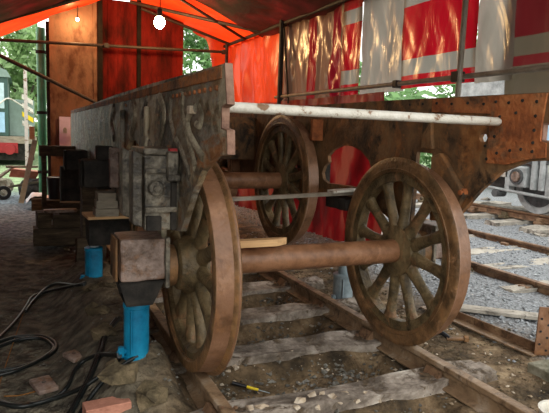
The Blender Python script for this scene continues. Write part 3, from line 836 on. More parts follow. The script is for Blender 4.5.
# inside faces of the right plate: patches, brackets
bm = B(); prism(bm, [(.0, 1.40), (.04, 1.66), (.12, 1.66), (.12, 1.40)], 'yz', RX - .05, RX - .016); obj('inner_horn', bm, M['plate_rust'], fr, bevel=.01)
bm = B(); prism(bm, [(-.24, .93), (-.04, .90), (-.01, 1.35), (-.1, 1.38), (-.36, 1.12)], 'yz', RX - .06, RX - .016); obj('inner_horn', bm, M['plate_rust'], fr, bevel=.01)
bm = B(); cyl(bm, (RX - .02, -.33, 1.13), (RX - .05, -.33, 1.13), .028, seg=12); cyl(bm, (RX - .05, -.33, 1.13), (RX - .07, -.33, 1.13), .018, seg=6); obj('bolt', bm, M['orange_rust'], fr)
bm = B(); rough_block(bm, (RX - .20, .86, .84), (RX - .02, 1.2, .94), .01, 3, 3); obj('spring_hanger', bm, M['dark_metal'], fr, bevel=.006)
bm = B(); box(bm, (RX - .13, 1.64, 1.42), (RX - .016, 1.68, 1.62)); obj('inner_bracket', bm, M['orange_rust'], fr)
# cross members
bm = B(); box(bm, (LX + .02, 3.4, 1.14), (RX - .02, 3.44, 1.66)); obj('cross_stretcher', bm, M['plate_rust'], fr)
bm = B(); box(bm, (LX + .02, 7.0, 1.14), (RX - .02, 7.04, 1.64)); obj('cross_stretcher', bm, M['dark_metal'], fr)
bm = B(); beam(bm, (LX + .02, .98, .925), (RX - .02, .98, .985), .05, .03); o = obj('tie_bar', bm, M['pale_tube'], fr); o['label'] = 'thin worn bar across the frames'
# ------------------------------------------------------------------ wheelsets
WR = .65
def wheelset(y0, z0, label, turn=0.0, boxes=True):
    ws = thing('wheelset', (0, y0, z0 - WR), label, 'wheelset', None)
    bm = B()
    lathe(bm, [(-.77, .085), (.0, .084), (.77, .085)], (0, y0, z0), seg=40, closed=False)
    obj('axle', bm, M['axle'], ws, smooth=True)
    bm = B()
    lathe(bm, [(-1.04, .06), (-.86, .062), (.86, .062), (1.04, .06)], (0, y0, z0), seg=24, closed=False)
    obj('journal', bm, M['dark_metal'], ws, smooth=True)
    for s in (-1, 1):
        o3 = (0, y0, z0)
        bm = B()
        pr = [(.73, .51), (.73, .588), (.83, .588), (.83, .535), (.805, .51)]
        lathe(bm, [(s * a, r) for a, r in pr], o3, seg=72)
        wc = obj('wheel_centre', bm, M['wheel_centre'], ws, smooth=True)
        bm = B()
        pr = [(.712, .575), (.706, .60), (.710, .604), (.710, .643), (.714, .674), (.722, .682), (.732, .680), (.742, .668), (.752, .656), (.775, .652), (.845, .645), (.850, .639), (.850, .587), (.842, .581), (.842, .573)]
        lathe(bm, [(s * a, r) for a, r in pr], o3, seg=96)
        ty = obj('tyre', bm, M['wheel'], wc, smooth=True)
        ty.data.materials.append(M['tread'])
        for p in ty.data.polygons:                     # the running surface is worn bright
            c_ = p.center - Vector((0, 0, WR))
            if abs(p.normal.x) < .6 and p.normal.y * c_.y + p.normal.z * c_.z > 0: p.material_index = 1
        bm = B()
        pr = [(.715, .083), (.715, .125), (.722, .14), (.73, .185), (.83, .18), (.855, .16), (.89, .15), (.90, .13), (.90, .06)]
        lathe(bm, [(s * a, r) for a, r in pr], o3, seg=48)
        obj('hub', bm, M['wheel_centre'], wc, smooth=True)
        for k in range(12):
            a = 2 * math.pi * k / 12 + turn
            d = Vector((0, math.cos(a), math.sin(a)))
            bm = B()
            c = Vector(o3)
            rings = []
            for (r_, wt, wx) in ((.15, .058, .044), (.23, .045, .038), (.38, .038, .034), (.475, .046, .036), (.52, .072, .038)):
                ctr = c + d * r_ + Vector((s * .775, 0, 0))
                tn = Vector((0, -d.z, d.y))
                rings.append([bm.verts.new(ctr + tn * (wt * math.cos(q * math.pi / 6)) + Vector((wx * math.sin(q * math.pi / 6), 0, 0))) for q in range(12)])
            for i in range(len(rings) - 1):
                for q in range(12):
                    bm.faces.new((rings[i][q], rings[i][(q + 1) % 12], rings[i + 1][(q + 1) % 12], rings[i + 1][q]))
            bm.faces.new(rings[0]); bm.faces.new(rings[-1])
            obj('spoke', bm, M['wheel_centre'], wc, smooth=True)
        if boxes:
            q = s
            lo, hi = (.99, 1.265)
            xa, xb = sorted((q * lo, q * hi))
            bm = B()
            rough_block(bm, (xa + (.02 if s < 0 else 0), y0 - .14, z0 - .05), (xb, y0 + .14, z0 + .195), .005, s, 4)
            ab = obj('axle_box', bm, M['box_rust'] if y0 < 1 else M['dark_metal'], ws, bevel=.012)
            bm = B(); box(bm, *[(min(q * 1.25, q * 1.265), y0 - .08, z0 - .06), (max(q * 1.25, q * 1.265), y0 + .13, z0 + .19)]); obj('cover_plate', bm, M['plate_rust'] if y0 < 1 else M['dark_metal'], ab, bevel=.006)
            bm = B(); cyl(bm, (q * .91, y0, z0), (q * .985, y0, z0), .125, .135, 32); obj('dust_shield', bm, M['wheel'], ab, smooth=True)
            bm = B(); box(bm, (min(q * .965, q * .99), y0 - .15, z0 - .1), (max(q * .965, q * .99), y0 - .11, z0 + .2)); obj('guide_lip', bm, M['casting'], ab, bevel=.005)
    return ws
wheelset(0.14, .653, 'large spoked wheelset standing on the rails in the foreground', turn=.12)
wheelset(2.19, .985, 'spoked wheelset hanging in the raised frame behind the front one', turn=.3)

wheelset(4.35, .985, 'third wheelset, deepest in the shadow under the raised frame', turn=.1)

# ------------------------------------------------------------------ things across the frame and axle
bm = B(); lathe(bm, [(-.932, .001), (-.932, .026), (.87, .026), (.885, .018), (.888, .001)], (0, -.60, 1.588), seg=24, closed=False)
tag(obj('white_pipe', bm, M['white_paint'], smooth=True, origin=(0, -.6, 1.588)), 'long chipped white painted pipe lying across between the frame plates', 'pipe')
bm = B(); prism(bm, [(-.62, -.03), (-.28, -.03), (-.19, .02), (-.2, .035), (-.62, .035)], 'xy', .765, .81)
for v in bm.verts: v.co.y += .03
tag(obj('lumber_offcut', bm, M['wood'], bevel=.003, origin=(-.4, .03, .765)), 'pale pointed lumber offcut resting on the front axle', 'plank')
bm = B(); rbox(bm, (.78, .98, 1.005), (.26, .10, .022), (0, -.05, .06)); tag(obj('short_board', bm, M['white_paint'], origin=(.78, .98, 1.005)), 'short whitish board lying on the cross bar below the frame hole', 'board')

# ------------------------------------------------------------------ jacks
def jack(x, y, z0, z1, r, label, m, ram=0.0, ramtop=None):
    t = thing('hydraulic_jack', (x, y, z0), label, 'jack')
    bm = B()
    lathe(bm, [(z0, .001), (z0, r * 1.08), (z0 + .02, r * 1.08), (z0 + .025, r), (z1 - .035, r), (z1 - .03, r * 1.06), (z1 - .005, r * 1.06), (z1, r * .95), (z1, .001)], (x, y, 0), 'z', 36, False)
    bd = obj('cylinder', bm, m, t, smooth=True)
    bm = B(); box(bm, (x - r * .62, y - r * 1.02, z0 + .03), (x - r * .50, y - r * .7, z1 - .04)); obj('side_strip', bm, m, bd, bevel=.003)
    bm = B(); cyl(bm, (x, y, z1), (x, y, ramtop or z1 + ram), r * .55, seg=24); obj('ram', bm, M['steel'], t, smooth=True)
    bm = B(); cyl(bm, (x - r * .9, y - .02, z0 + .05), (x - r * 1.55, y - .05, z0 + .05), .016, seg=10); cyl(bm, (x - r * 1.3, y - .04, z0 + .025), (x - r * 1.3, y - .04, z0 + .085), .02, seg=6)
    obj('hose_coupling', bm, m, t)
    return t
jack(-1.13, 0.14, .10, .445, .075, 'bright blue hydraulic jack under the near axle box', M['blue'], ramtop=.455)
jack(-1.145, 2.23, .02, .36, .08, 'blue hydraulic jack further back under the timber packing', M['blue'], ramtop=.40)
jack(1.13, 1.47, -.15, .13, .098, 'greyish blue jack seen behind the right wheel', M['steel'], ramtop=.44)
# packing under / over jacks
bm = B()
prism(bm, [(-1.25, .60), (-.99, .60), (-1.06, .455), (-1.21, .455)], 'xz', .01, .025)
prism(bm, [(-1.25, .60), (-.99, .60), (-1.06, .455), (-1.21, .455)], 'xz', .25, .265)
box(bm, (-1.21, .01, .455), (-1.06, .265, .47)); box(bm, (-1.25, .01, .587), (-.99, .265, .60))
tag(obj('jacking_saddle', bm, M['dark_metal'], origin=(-1.16, 0, .5)), 'dark steel saddle between the near blue jack and axle box', 'bracket')
bm = B(); rough_block(bm, (-1.22, .03, -.2), (-1.03, .28, .095), .02, 8, 6); tag(obj('packing_block', bm, M['old_wood'], smooth=True, origin=(-1.15, 0, -.2)), 'rough dark block half buried under the near blue jack', 'block')
bm = B(); rough_block(bm, (-1.3, 2.05, -.2), (-1.0, 2.45, .018), .01, 9, 4); tag(obj('packing_block', bm, M['old_wood'], smooth=True, origin=(-1.15, 2.2, -.2)), 'dark timber block under the rear blue jack', 'block')
bm = B(); rough_block(bm, (-1.2, 2.08, .40), (-.84, 2.4, .655), .008, 10, 3); tag(obj('packing_timber', bm, M['dark_metal'], origin=(-1, 2.2, .4)), 'dark square packing on top of the rear blue jack', 'block')
bm = B(); rbox(bm, (-1.04, 2.05, .685), (.40, .34, .024), (0, 0, .06)); tag(obj('plywood_board', bm, M['wood'], origin=(-1.03, 2.05, .66)), 'thin pale board sticking out under the stacked blocks', 'board')
for k, (z, c) in enumerate(((.686, 'bottom'), (.757, 'middle'), (.828, 'top'))):
    bm = B(); rough_block(bm, (-1.17 + .01 * k, 1.86, z + .012), (-.97 - .012 * k, 2.04, z + .08), .005, 11 + k, 3)
    tag(obj('wooden_block', bm, M['grey_wood'], bevel=.005, origin=(-1.04, 1.95, z)), f'weathered wooden block, {c} of the three stacked on the pale board', 'block')

# ------------------------------------------------------------------ timber and clutter at the left
def timber(lo, hi, m, label, seed, rot=0.0, cat='timber', name='timber_baulk'):
    bm = B(); rough_block(bm, lo, hi, .01, seed, 5)
    c = (Vector(lo) + Vector(hi)) / 2
    o = obj(name, bm, m, origin=(c.x, c.y, lo[2]), bevel=.006)
    o.rotation_euler.z = rot
    return tag(o, label, cat)
timber((-1.63, 4.65, -.1), (-.9, 4.95, .13), M['old_wood'], 'dark square timber at the bottom of the left stack', 1, .02)
timber((-1.58, 4.68, .13), (-1.42, 4.95, .34), M['old_wood'], 'short brown timber end on the left of the stack', 2, .1)
timber((-1.38, 4.70, .13), (-.88, 4.95, .30), M['old_wood'], 'long dark timber second layer in the left stack', 3, 0)
timber((-1.3, 4.72, .30), (-.9, 4.9, .46), M['old_wood'], 'brown timber on top of the left stack', 4, -.1)
timber((-1.5, 4.6, .345), (-1.1, 4.72, .39), M['box_rust'], 'short reddish plank lying on the left timber stack', 5, .1, 'plank', 'plank')
timber((-1.5, 6.3, 1.0), (-.4, 6.55, 1.16), M['old_wood'], 'dark level beam under the far end of the frame', 6, 0)
timber((-1.47, 6.36, -.1), (-1.40, 6.45, 1.0), M['old_wood'], 'dark upright prop at the left under the level beam', 7, 0, 'prop', 'timber_prop')
timber((-.95, 6.32, -.1), (-.65, 6.5, 1.0), M['old_wood'], 'dark upright prop in the middle under the level beam', 8, 0, 'prop', 'timber_prop')
timber((-1.25, 5.3, -.1), (-.5, 5.6, .9), M['dark_metal'], 'dark bulky steel case under the far frame', 9, 0, 'case', 'steel_case')
timber((-1.12, 3.6, -.1), (-.85, 3.9, .94), M['old_wood'], 'tall dark packing column beneath the left frame plate', 10, 0, 'prop', 'timber_prop')
timber((-1.2, 3.55, -.1), (-1.0, 3.62, .2), M['old_wood'], 'low brown timber offcut before the packing column', 12, .3)
bm = B(); beam(bm, at(21, 203, 1, 9.3), at(35, 140, 1, 9.3), .10, .05, (0, 1, 0)); tag(obj('leaning_plank', bm, M['plank_grey'], origin=at(21, 203, 1, 9.3)), 'weathered plank leaning upright by the left opening', 'plank')
bm = B(); rbox(bm, at(32, 133, 1, 9.28), (.10, .05, .26)); tag(obj('wooden_block', bm, M['wood'], origin=at(32, 140, 1, 9.28)), 'small pale block at the top of the leaning plank', 'block')
bm = B(); box(bm, (-1.68, 11.95, 0), (-1.60, 12.05, 2.9)); tag(obj('white_post', bm, M['white_paint'], origin=(-1.64, 12, 0)), 'slim white post outside the back opening', 'post')
for k, (lo, hi, lb) in enumerate((((-.7, 5.3, -.12), (.8, 5.5, .12), 'bottom near timber of the crib under the frame'), ((-.7, 5.75, -.12), (.8, 5.95, .12), 'bottom far timber of the crib under the frame'),
                                  ((-.6, 5.25, .12), (-.35, 6.0, .36), 'left cross timber of the crib under the frame'), ((.45, 5.25, .12), (.7, 6.0, .36), 'right cross timber of the crib under the frame'),
                                  ((-.7, 5.3, .36), (.8, 5.5, .60), 'upper near timber of the crib under the frame'), ((-.9, 5.3, .60), (.95, 5.6, .86), 'top timber of the crib under the frame'))):
    timber(lo, hi, M['old_wood'], 'added dark ' + lb, 60 + k)  # crib added to keep the gap under the frame dark
bm = B(); rough_block(bm, (-.1, 2.9, -.27), (.5, 3.3, .12), .03, 77, 5); tag(obj('scrap_heap', bm, M['dark_metal'], origin=(.2, 3.1, -.27)), 'dark scrap between the rails behind the rear axle', 'heap')
# bucket
t = thing('bucket', (-1.24, 7.2, .2), 'black bucket with pale blue contents near the left timber', 'bucket')
bm = B(); lathe(bm, [(.22, .10), (.58, .13), (.59, .14), (.60, .135), (.58, .12), (.24, .09)], (-1.24, 7.2, 0), 'z', 28, True); cyl(bm, (-1.24, 7.2, .22), (-1.24, 7.2, .24), .1); obj('pail', bm, M['black'], t, smooth=True)
bm = B(); cyl(bm, (-1.24, 7.2, .575), (-1.24, 7.2, .592), .118); obj('contents', bm, M['sky_blue'], t)
timber((-1.42, 7.0, -.12), (-.8, 7.4, .215), M['old_wood'], 'low dark crate carrying the black bucket', 13, 0, 'crate', 'wooden_crate')
# white cloth
def cloth(u, v):
    x = -1.70 + .42 * u; y = 8.5 + .35 * v
    z = .08 + .07 * math.sin(u * 3.1) + .035 * noise.noise(Vector((u * 5, v * 4, 1))) - .30 * max(0, .22 - u) - .12 * max(0, .25 - v)
    return Vector((x, y, z))
o = sheet('white_rag', cloth, 30, 20, M['white_cloth'], 'crumpled white rag on the left timber stack', 'rag'); s_ = o.modifiers.new('thick', 'SOLIDIFY'); s_.thickness = .006
timber((-1.60, 8.4, -.16), (-1.25, 8.85, .08), M['old_wood'], 'low dark timber under the white rag', 14, 0)
# clutter outside the opening
t = thing('tube_barrow', (-2.3, 9.6, -.1), 'low rusty tube barrow frame with pinkish tray by the opening', 'barrow')
for k, (a, b_) in enumerate((((-2.6, 9.3, .05), (-1.9, 9.5, .62)), ((-2.6, 9.9, .1), (-1.9, 9.9, .6)), ((-2.05, 9.4, .62), (-1.45, 9.5, .62)), ((-2.5, 9.4, .12), (-1.4, 9.6, .3)))):
    bm = B(); cyl(bm, a, b_, .025, seg=10); obj('frame_tube', bm, M['grey_wood'], t)
bm = B(); prism(bm, [(-2.0, .42), (-1.5, .38), (-1.42, .52), (-1.95, .58)], 'xz', 9.35, 9.8); obj('tray', bm, M['pink_brick'], t)
bm = B(); lathe(bm, [(9.3, .07), (9.3, .14), (9.36, .14), (9.36, .07)], (-2.1, 0, .1), 'y', 24); obj('wheel', bm, M['black'], t)
for k, (x, y, sx, lb) in enumerate(((-2.35, 10.6, .4, 'mossy rock pile left of the barrow'), (-1.5, 10.2, .35, 'dark scrap heap behind the leaning plank'))):
    bm = B(); bmesh.ops.create_icosphere(bm, subdivisions=3, radius=sx, matrix=Matrix.Translation((x, y, .05)) @ Matrix.Diagonal((1, 1, .8, 1)))
    for v in bm.verts: v.co += noise.noise_vector(v.co * 6) * .1
    tag(obj('scrap_heap', bm, M['mossy'] if k == 0 else M['dark_metal'], origin=(x, y, -.1)), lb, 'heap')

# ------------------------------------------------------------------ hoses
def onground(px, py, z=-.15):
    for _ in range(25):
        p = G(px, py, z); z += .5 * (gz(p.x, p.y) - z)
    return Vector((p.x, p.y, gz(p.x, p.y)))
def hose(px, label, z=-.115, r=.014, cat='hose', name='hydraulic_hose', m='rubber', start=None):
    pts = [onground(a, b_, z) + Vector((0, 0, r * 1.1)) for a, b_ in px]
    if start: pts = [Vector(s_) for s_ in start] + pts
    return tag(curve(name, pts, r, M[m]), label, cat)
hose([(112, 357), (98, 357), (84, 363), (75, 372), (68, 388), (58, 398), (40, 405), (16, 408), (-5, 404)], 'black hose from the near jack curving along the front', start=[(-1.24, .09, .15)])
hose([(120, 361), (101, 377), (80, 391), (50, 402), (20, 409), (-5, 402)], 'black hose running just below the near jack to the left edge', start=[(-1.24, .08, .14)])
hose([(119, 320), (107, 336), (101, 354), (90, 381), (74, 411), (70, 420)], 'black hose of the pair crossing downward, left one')
hose([(116, 321), (104, 338), (97, 358), (86, 385), (69, 416)], 'black hose close alongside in the crossing pair', -.11)
hose([(138, 358), (112, 375), (93, 396), (82, 413), (78, 420)], 'dark green-black hose leaving the jack base towards the bottom edge', start=None)
hose([(-4, 345), (16, 339), (40, 338), (53, 343), (56, 351), (45, 360), (21, 369), (-4, 374)], 'black hose loop lying at the left edge, outer one')
hose([(-4, 350), (18, 342), (40, 340), (51, 346), (53, 352), (40, 362), (18, 372), (-4, 378)], 'black hose loop lying at the left edge, inner one', -.112)
hose([(-6, 345), (8, 331), (18, 320), (27, 307), (33, 298), (48, 293), (70, 288), (84, 286)], 'black hose running from the rear jack to the left edge', start=None)
hose([(26, 313), (33, 303), (46, 290), (58, 285), (76, 287), (86, 284)], 'thin black hose curling beside the rear jack')
hose([(27, 303), (16, 335), (6, 365), (-4, 395)], 'thin rust coloured cord lying on the left ground', r=.004, cat='cord', name='thin_cord', m='string')
hose([(4, 397), (20, 396), (36, 392)], 'short rust coloured cord end by the small plates', r=.004, cat='cord', name='thin_cord', m='string')

# ------------------------------------------------------------------ small things on the ground
for (px, py, rz, lb) in ((74, 359, .5, 'small drilled steel clamp plate nearer the jack'), (44, 388, .3, 'larger rusty drilled plate on the left ground')):
    p = onground(px, py)
    k = 1.0 if px > 60 else 1.35
    bm = B(); rbox(bm, p + Vector((0, 0, .02)), (.09 * k, .13 * k, .03), (.08, 0, rz))
    t = obj('steel_plate', bm, M['box_rust'], bevel=.006, origin=p); tag(t, lb, 'plate')
    bm = B(); cyl(bm, p + Vector((0, .01, .036)), p + Vector((0, .01, .039)), .014, seg=12); obj('bolt_hole', bm, M['black'], t)
p = onground(107, 413, -.13)
bm = B(); rbox(bm, p + Vector((0, 0, .03)), (.24, .11, .07), (0, 0, .1)); tag(obj('pink_brick', bm, M['pink_brick'], bevel=.005, origin=p), 'pinkish brick at the bottom edge below the hoses', 'brick')
# screwdriver
t = thing('screwdriver', onground(246, 393, -.22), 'yellow and black handled screwdriver on the dirt', 'screwdriver')
a, b_ = onground(232, 387, -.2) + Vector((0, 0, .03)), onground(261, 397, -.2) + Vector((0, 0, .045))
d = (b_ - a)
bm = B(); cyl(bm, a, a + d * .5, .013, .012, 12); obj('handle', bm, M['black'], t, smooth=True)
bm = B(); cyl(bm, a + d * .5, a + d * .9, .010, .009, 12); obj('handle_tip', bm, M['yellow'], t, smooth=True)
bm = B(); cyl(bm, a + d * .9, a + d * 1.3, .003, seg=8); obj('shank', bm, M['steel'], t)
# angle iron with upright drilled end plate
t = thing('steel_angle', (2.2, .1, -.13), 'rusty bent steel angle with a drilled upright end plate', 'steel angle')
pe = at(536, 358, 2, -.12); pt = at(450, 320, 2, -.12); 
a0 = Vector((pe.x, pe.y, -.10)); a1 = Vector((pt.x, pt.y, -.10)); ad = (a1 - a0).normalized(); an = Vector((-ad.y, ad.x, 0))
if an.x > 0: an = -an
bm = B(); beam(bm, a0, a0 + ad * 1.25, .10, .012); obj('flat_leg', bm, M['rail_top'], t)
bm = B(); beam(bm, a0 - an * .05 + Vector((0, 0, .04)), a0 - an * .05 + ad * 1.25 + Vector((0, 0, .03)), .012, .07); obj('upright_leg', bm, M['rail'], t)
hgt = at(536, 308, 1, a0.y).z - a0.z
ctr = a0 + Vector((.04, -.01, hgt / 2))
vx = Vector((.93, -.36, 0))
bm = B(); beam(bm, ctr - Vector((0, 0, hgt / 2)), ctr + Vector((.01, 0, hgt / 2)), .115, .012, up=Vector((.36, .93, 0))); ep = obj('end_plate', bm, M['tread'], t, bevel=.002); ep['label'] = 'drilled upright end plate'
fd = Vector((-.36, -.93, 0)) * .0085
for k in range(7):
    h = ctr + Vector((.025 * (-1) ** k, -.01 * (-1) ** k, -hgt / 2 + .04 + k * hgt / 7.6)) + fd
    bm = B(); cyl(bm, h, h + fd * .15, .009, seg=10); obj('bolt_hole', bm, M['black'], ep)
# pale plank behind
a, b_ = at(440, 305, 2, -.07), at(575, 321, 2, -.07)
bm = B(); beam(bm, a, b_, .14, .03); tag(obj('pale_plank', bm, M['concrete'], origin=a), 'long pale dusty plank lying on the gravel', 'plank')
a, b_ = at(452, 318, 2, -.09), at(525, 372, 2, -.09)
bm = B(); rough_block(bm, (1.47, -.95, -.25), (2.1, -.47, -.06), .008, 20, 4); tag(obj('concrete_block', bm, M['mossy'], bevel=.01, origin=(1.75, -.7, -.2)), 'square mossy concrete block by the rail at the right edge', 'block')
# dark clamp tool
t = thing('shackle', onground(444, 343), 'dark steel shackle with a bolt lying beyond the near rail', 'shackle')
p = onground(444, 343) + Vector((0, 0, .03))
curve('bow', [p + Vector((-.13, .06, 0)), p + Vector((-.06, .12, .01)), p + Vector((.02, .07, .03)), p + Vector((.05, 0, 0))], .02, M['black'], t)
bm = B(); cyl(bm, p + Vector((.03, .01, 0)), p + Vector((.17, -.05, 0)), .016, seg=10); cyl(bm, p + Vector((.16, -.045, 0)), p + Vector((.19, -.06, 0)), .03, seg=6); obj('pin', bm, M['wheel'], t)
# pale enamel thing at the lower right corner
p = G(562, 419, -.02)
bm = B(); lathe(bm, [(-.14, .001), (-.14, .09), (.02, .12), (.03, .125), (.03, .11), (-.1, .08), (-.1, .001)], (p.x, p.y, 0), 'z', 32, False); tag(obj('white_bowl', bm, M['white_paint'], smooth=True, origin=(p.x, p.y, -.14)), 'white enamel bowl cut by the lower right corner', 'bowl')

# loose stones, counted
def stone(px, py, s, m, label, group, z=-.13, k=0):
    p = onground(px, py, z)
    if abs(p.x) < .75 and min(abs(p.y - q) for q in SL) < .16: p = G(px, py, -.085)
    bm = B(); bmesh.ops.create_icosphere(bm, subdivisions=1 if s < .05 else 2, radius=1)
    for v in bm.verts:
        n = noise.noise_vector(v.co * 1.3 + Vector((k * 3.1, k, 0)))
        v.co = Vector((v.co.x * s * (1.0 + .8 * ((k * 7) % 5) / 5), v.co.y * s, v.co.z * s * .45)) + n * s * .7
    o = obj('stone', bm, m); o.location = p + Vector((0, 0, s * .3)); o.rotation_euler.z = k * 1.7
    tag(o, label, 'stone', group)
ST = [(236, 368, .03), (270, 404, .03), (284, 399, .022), (300, 402, .03), (312, 396, .026), (322, 394, .02), (333, 398, .028), (345, 394, .018), (357, 402, .02), (262, 409, .03), (318, 408, .02),
      (297, 408, .02), (249, 409, .025), (281, 342, .018), (239, 351, .012), (292, 351, .012), (340, 404, .014), (365, 393, .012), (228, 372, .02), (380, 402, .012)]
for k, (a, b_, s_) in enumerate(ST):
    stone(a, b_, s_, M['stone'], 'small pale broken stone on the dirt between the rails', 'pale stones between the rails', -.14, k)
for k, (a, b_, s_, lb) in enumerate(((103, 336, .085, 'pale brown flat rock behind the hoses by the near jack'), (118, 378, .09, 'rounded brown rock right of the crossing hoses'), (97, 312, .07, 'brown rock half buried above the hoses'),
                               (92, 290, .06, 'brown rock at the foot of the rear jack'), (70, 250, .06, 'flat brown rock left of the rear jack'), (150, 400, .09, 'brown rock beside the near left rail'), (106, 288, .07, 'brown rock right of the rear jack'))):
    stone(a, b_, s_, M['brown_stone'], lb, None, -.13, 40 + k)
RL = ['small pale rock lying close to the foot of the right wheel', 'small pale rock inside the lower spokes of the right wheel', 'pale dusty rock nearest the far rail, leftmost of the row', 'pale dusty rock in front of the wagon, second of the row',
      'pale dusty rock nearest the right edge between the rails', 'pale dusty rock just below the far rail', 'pale dusty rock in the middle of the outer track bed']
for k, (a, b_) in enumerate(((395, 317), (375, 322), (486, 200), (505, 212), (541, 236), (492, 212), (520, 222))):
    stone(a, b_, .09 if a > 450 else .03, M['concrete'], RL[k], 'pale rocks on the gravel', -.08, 60 + k)

# ------------------------------------------------------------------ grey wagon at the right
wg = thing('wagon', (8, 4.5, .12), 'pale grey railway wagon with exposed wheels standing on the outer track', 'wagon')
bm = B(); box(bm, (7.35, 1.0, 1.35), (9.6, 7.0, 3.2)); obj('body', bm, M['wagon_grey'], wg, bevel=.02)
bm = B(); box(bm, (7.32, 1.0, 1.5), (7.35, 4.6, 1.95)); o = obj('blue_band', bm, M['sky_blue'], wg)
bm = B(); box(bm, (7.15, 1.0, 1.0), (7.3, 7.0, 1.35)); obj('sole_bar', bm, M['wagon_grey'], wg, bevel=.01)
bm = B(); box(bm, (7.05, 3.2, .88), (7.15, 6.9, 1.02)); obj('step_board', bm, M['wagon_grey'], wg, bevel=.01)
for y in (1.9, 4.40):
    zc = .14 + .52
    bm = B(); lathe(bm, [(7.12, .40), (7.12, .52), (7.24, .52), (7.24, .40)], (0, y, zc), seg=48); tw = obj('wheel', bm, M['wagon_grey'], wg, smooth=True)
    bm = B(); cyl(bm, (7.16, y, zc), (7.2, y, zc), .41, seg=40); obj('disc', bm, M['wagon_dark'], tw)
    bm = B(); box(bm, (6.9, y + .12, .62), (7.1, y + .52, 1.02)); obj('axle_box', bm, M['wagon_grey'], wg, bevel=.03)
    bm = B(); cyl(bm, (6.84, y + .32, .82), (6.9, y + .32, .82), .10, seg=24); obj('box_cover', bm, M['box_rust'], wg, bevel=.01)
    bm = B(); lathe(bm, [(6.86, .11), (6.86, .15), (6.91, .15), (6.91, .11)], (0, y + .32, .82), seg=32); obj('cover_ring', bm, M['wagon_dark'], wg)
    for dy in (-.35, .60):
        bm = B(); box(bm, (6.95, y + dy - .06, .5), (7.1, y + dy + .06, 1.3)); obj('axle_guard', bm, M['wagon_grey'], wg, bevel=.01)
    for dy in (-.2, -.02):
        bm = B(); cyl(bm, (6.98, y + dy, .6), (6.98, y + dy, 1.2), .07, seg=16); obj('damper', bm, M['wagon_grey'], wg, bevel=.01)
    bm = B()
    for q in range(4): box(bm, (6.95, y - .5 + .07 * q, 1.08 + .03 * q), (7.1, y + .6 - .07 * q, 1.105 + .03 * q))
    obj('leaf_spring', bm, M['wagon_dark'], wg)
bm = B(); cyl(bm, (6.97, 5.6, .55), (6.97, 3.2, .45), .03, seg=10); obj('brake_rod', bm, M['wagon_grey'], wg)
bm = B(); cyl(bm, (6.9, 5.25, .45), (7.15, 5.25, .45), .08, seg=16); obj('brake_block', bm, M['wagon_dark'], wg)
bm = B(); box(bm, (6.95, 5.0, .78), (7.1, 6.3, .92)); obj('underframe_rail', bm, M['concrete'], wg, bevel=.01)
bm = B(); box(bm, (7.35, 1.2, .5), (9.3, 6.8, 1.3)); obj('underframe', bm, M['wagon_dark'], wg)

# ------------------------------------------------------------------ shunter outside at the left
sh = thing('shunting_locomotive', (-3, 24, 0), 'dark shunting locomotive with yellow and white chevron front outside the opening', 'locomotive')
bm = B(); box(bm, (-5.5, 22, 1.0), (-2.22, 27, 3.35)); obj('cab', bm, M['loco_green'], sh, bevel=.03)
bm = B(); prism(bm, [(-5.6, 3.33), (-2.1, 3.33), (-2.25, 3.6), (-3.0, 3.85), (-5.6, 3.9)], 'xz', 21.9, 27.1); obj('roof', bm, M['loco_grey'], sh)
bm = B(); box(bm, (-3.3, 21.96, 2.1), (-2.36, 22.0, 3.1)); obj('windscreen', bm, M['glass'], sh)
bm = B(); box(bm, (-3.3, 21.96, 1.15), (-2.36, 22.0, 1.95)); obj('cab_panel', bm, M['sky_blue'], sh)
bm = B(); box(bm, (-2.22, 22.6, 1.0), (-1.25, 27, 2.5)); bn = obj('bonnet', bm, M['loco_grey'], sh, bevel=.03)
for k in range(4):
    z = 1.25 + .36 * k
    bm = B(); prism(bm, [(-1.72, z + .22), (-1.72, z + .42), (-1.3, z + .16), (-1.3, z - .04)], 'xz', 22.56, 22.6)
    o = obj('chevron', bm, M['yellow'] if k == 1 else M['white_paint'], bn)
bm = B(); box(bm, (-5, 21.7, .72), (-1.2, 22.6, 1.0)); o = obj('footplate', bm, M['grey_wood'], sh)
bm = B(); box(bm, (-5, 21.6, .35), (-1.9, 21.7, .75)); o = obj('buffer_beam', bm, M['red_paint'], sh)
bm = B(); cyl(bm, (-2.2, 21.2, .5), (-2.2, 21.6, .5), .2, seg=20); obj('buffer', bm, M['red_paint'], sh)
bm = B(); box(bm, (-5, 21.8, .05), (-1.3, 26, .72)); obj('underframe', bm, M['dark_metal'], sh)
curve('handrail', [(-2.9, 21.8, 1.9), (-2.5, 21.8, 2.3), (-2.2, 21.9, 2.5), (-1.8, 22.2, 2.3), (-1.3, 22.4, 2.0)], .03, M['white_paint'], sh)

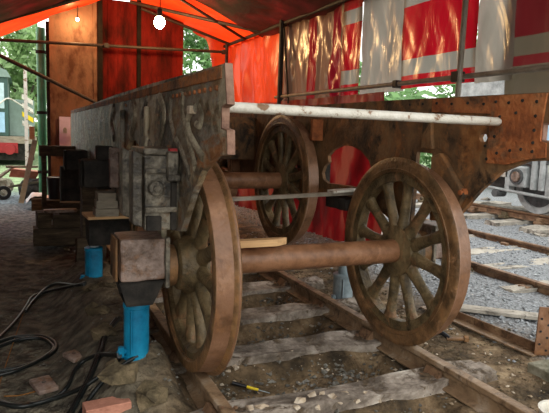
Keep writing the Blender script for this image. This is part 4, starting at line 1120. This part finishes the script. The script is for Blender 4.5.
# ------------------------------------------------------------------ trees and hedge
def tree(x, y, h, wdt, m, label, seed, n=5200, leaf=.26):
    r = random.Random(seed)
    t = thing('tree', (x, y, -.1), label, 'tree', 'trees beyond the shelter')
    bm = B(); cyl(bm, (x, y, -.1), (x + .1, y, h * .45), .16, .1, 10)
    for k in range(5):
        a = k * 1.3; cyl(bm, (x + .1, y, h * .35), (x + math.cos(a) * wdt * .35, y + math.sin(a) * wdt * .35, h * .7), .07, .03, 7)
    obj('trunk', bm, M['bark'], t)
    blobs = [(r.gauss(0, wdt * .28), r.gauss(0, wdt * .28), h * (.12 + .8 * r.random()), wdt * r.uniform(.16, .3)) for _ in range(18)]
    V, Fc = [], []
    for _ in range(n):
        bx, by, bz, br = r.choice(blobs)
        d = Vector((r.gauss(0, 1), r.gauss(0, 1), r.gauss(0, 1))).normalized() * br * r.uniform(.7, 1.05)
        c = Vector((bx, by, max(bz, .3))) + d
        u = Vector((r.gauss(0, 1), r.gauss(0, 1), r.gauss(0, 1))).normalized(); w_ = u.orthogonal().normalized()
        s_ = leaf * r.uniform(.5, 1)
        k = len(V)
        V += [tuple(c + u * s_), tuple(c + w_ * s_ * .5), tuple(c - u * s_), tuple(c - w_ * s_ * .5)]
        Fc.append((k, k + 1, k + 2, k + 3))
    me = bpy.data.meshes.new('foliage'); me.from_pydata(V, [], Fc)
    link('foliage', me, m, t)
tree(-6.5, 37, 9, 6, M['leaf'], 'pale leafy tree behind the shunting locomotive', 1)
tree(-1.6, 27.5, 6.5, 4.6, M['leaf'], 'low bushy tree between the shunter and the green pipe', 7)
tree(1.6, 44, 10, 6, M['leaf'], 'bushy tree beyond the green pipe', 2)
tree(6.6, 27, 9, 5.5, M['leaf2'], 'leafy tree seen through the back gap', 3)
tree(14, 30, 8, 6, M['leaf2'], 'dense tree right of the back gap', 4)
for k, (x, y) in enumerate(((14, 12), (24, 11), (15, 21), (27, 21))):
    tree(x, y, 5.5, 5.5, M['leaf2'], ['leafy tree beyond the outer tracks, hidden mostly by the sheets', 'broad tree far right past the wagon', 'tree behind the outer tracks, deeper back', 'tree furthest back on the right'][k], 10 + k)
def hedge(u, v):
    x = -10 + 14 * u; z = 1.6 * math.sin(v * math.pi / 2 + .0) if v < .95 else 1.6
    n = noise.noise(Vector((x * 1.5, v * 3, 0)))
    return Vector((x, 30.5 + v * .8 + n * .6, z + n * .2))
o = sheet('hedge', hedge, 160, 20, M['leaf'], 'low green hedge across the far yard', 'hedge')

for o in bpy.data.objects:
    if '_o' in o: del o['_o']
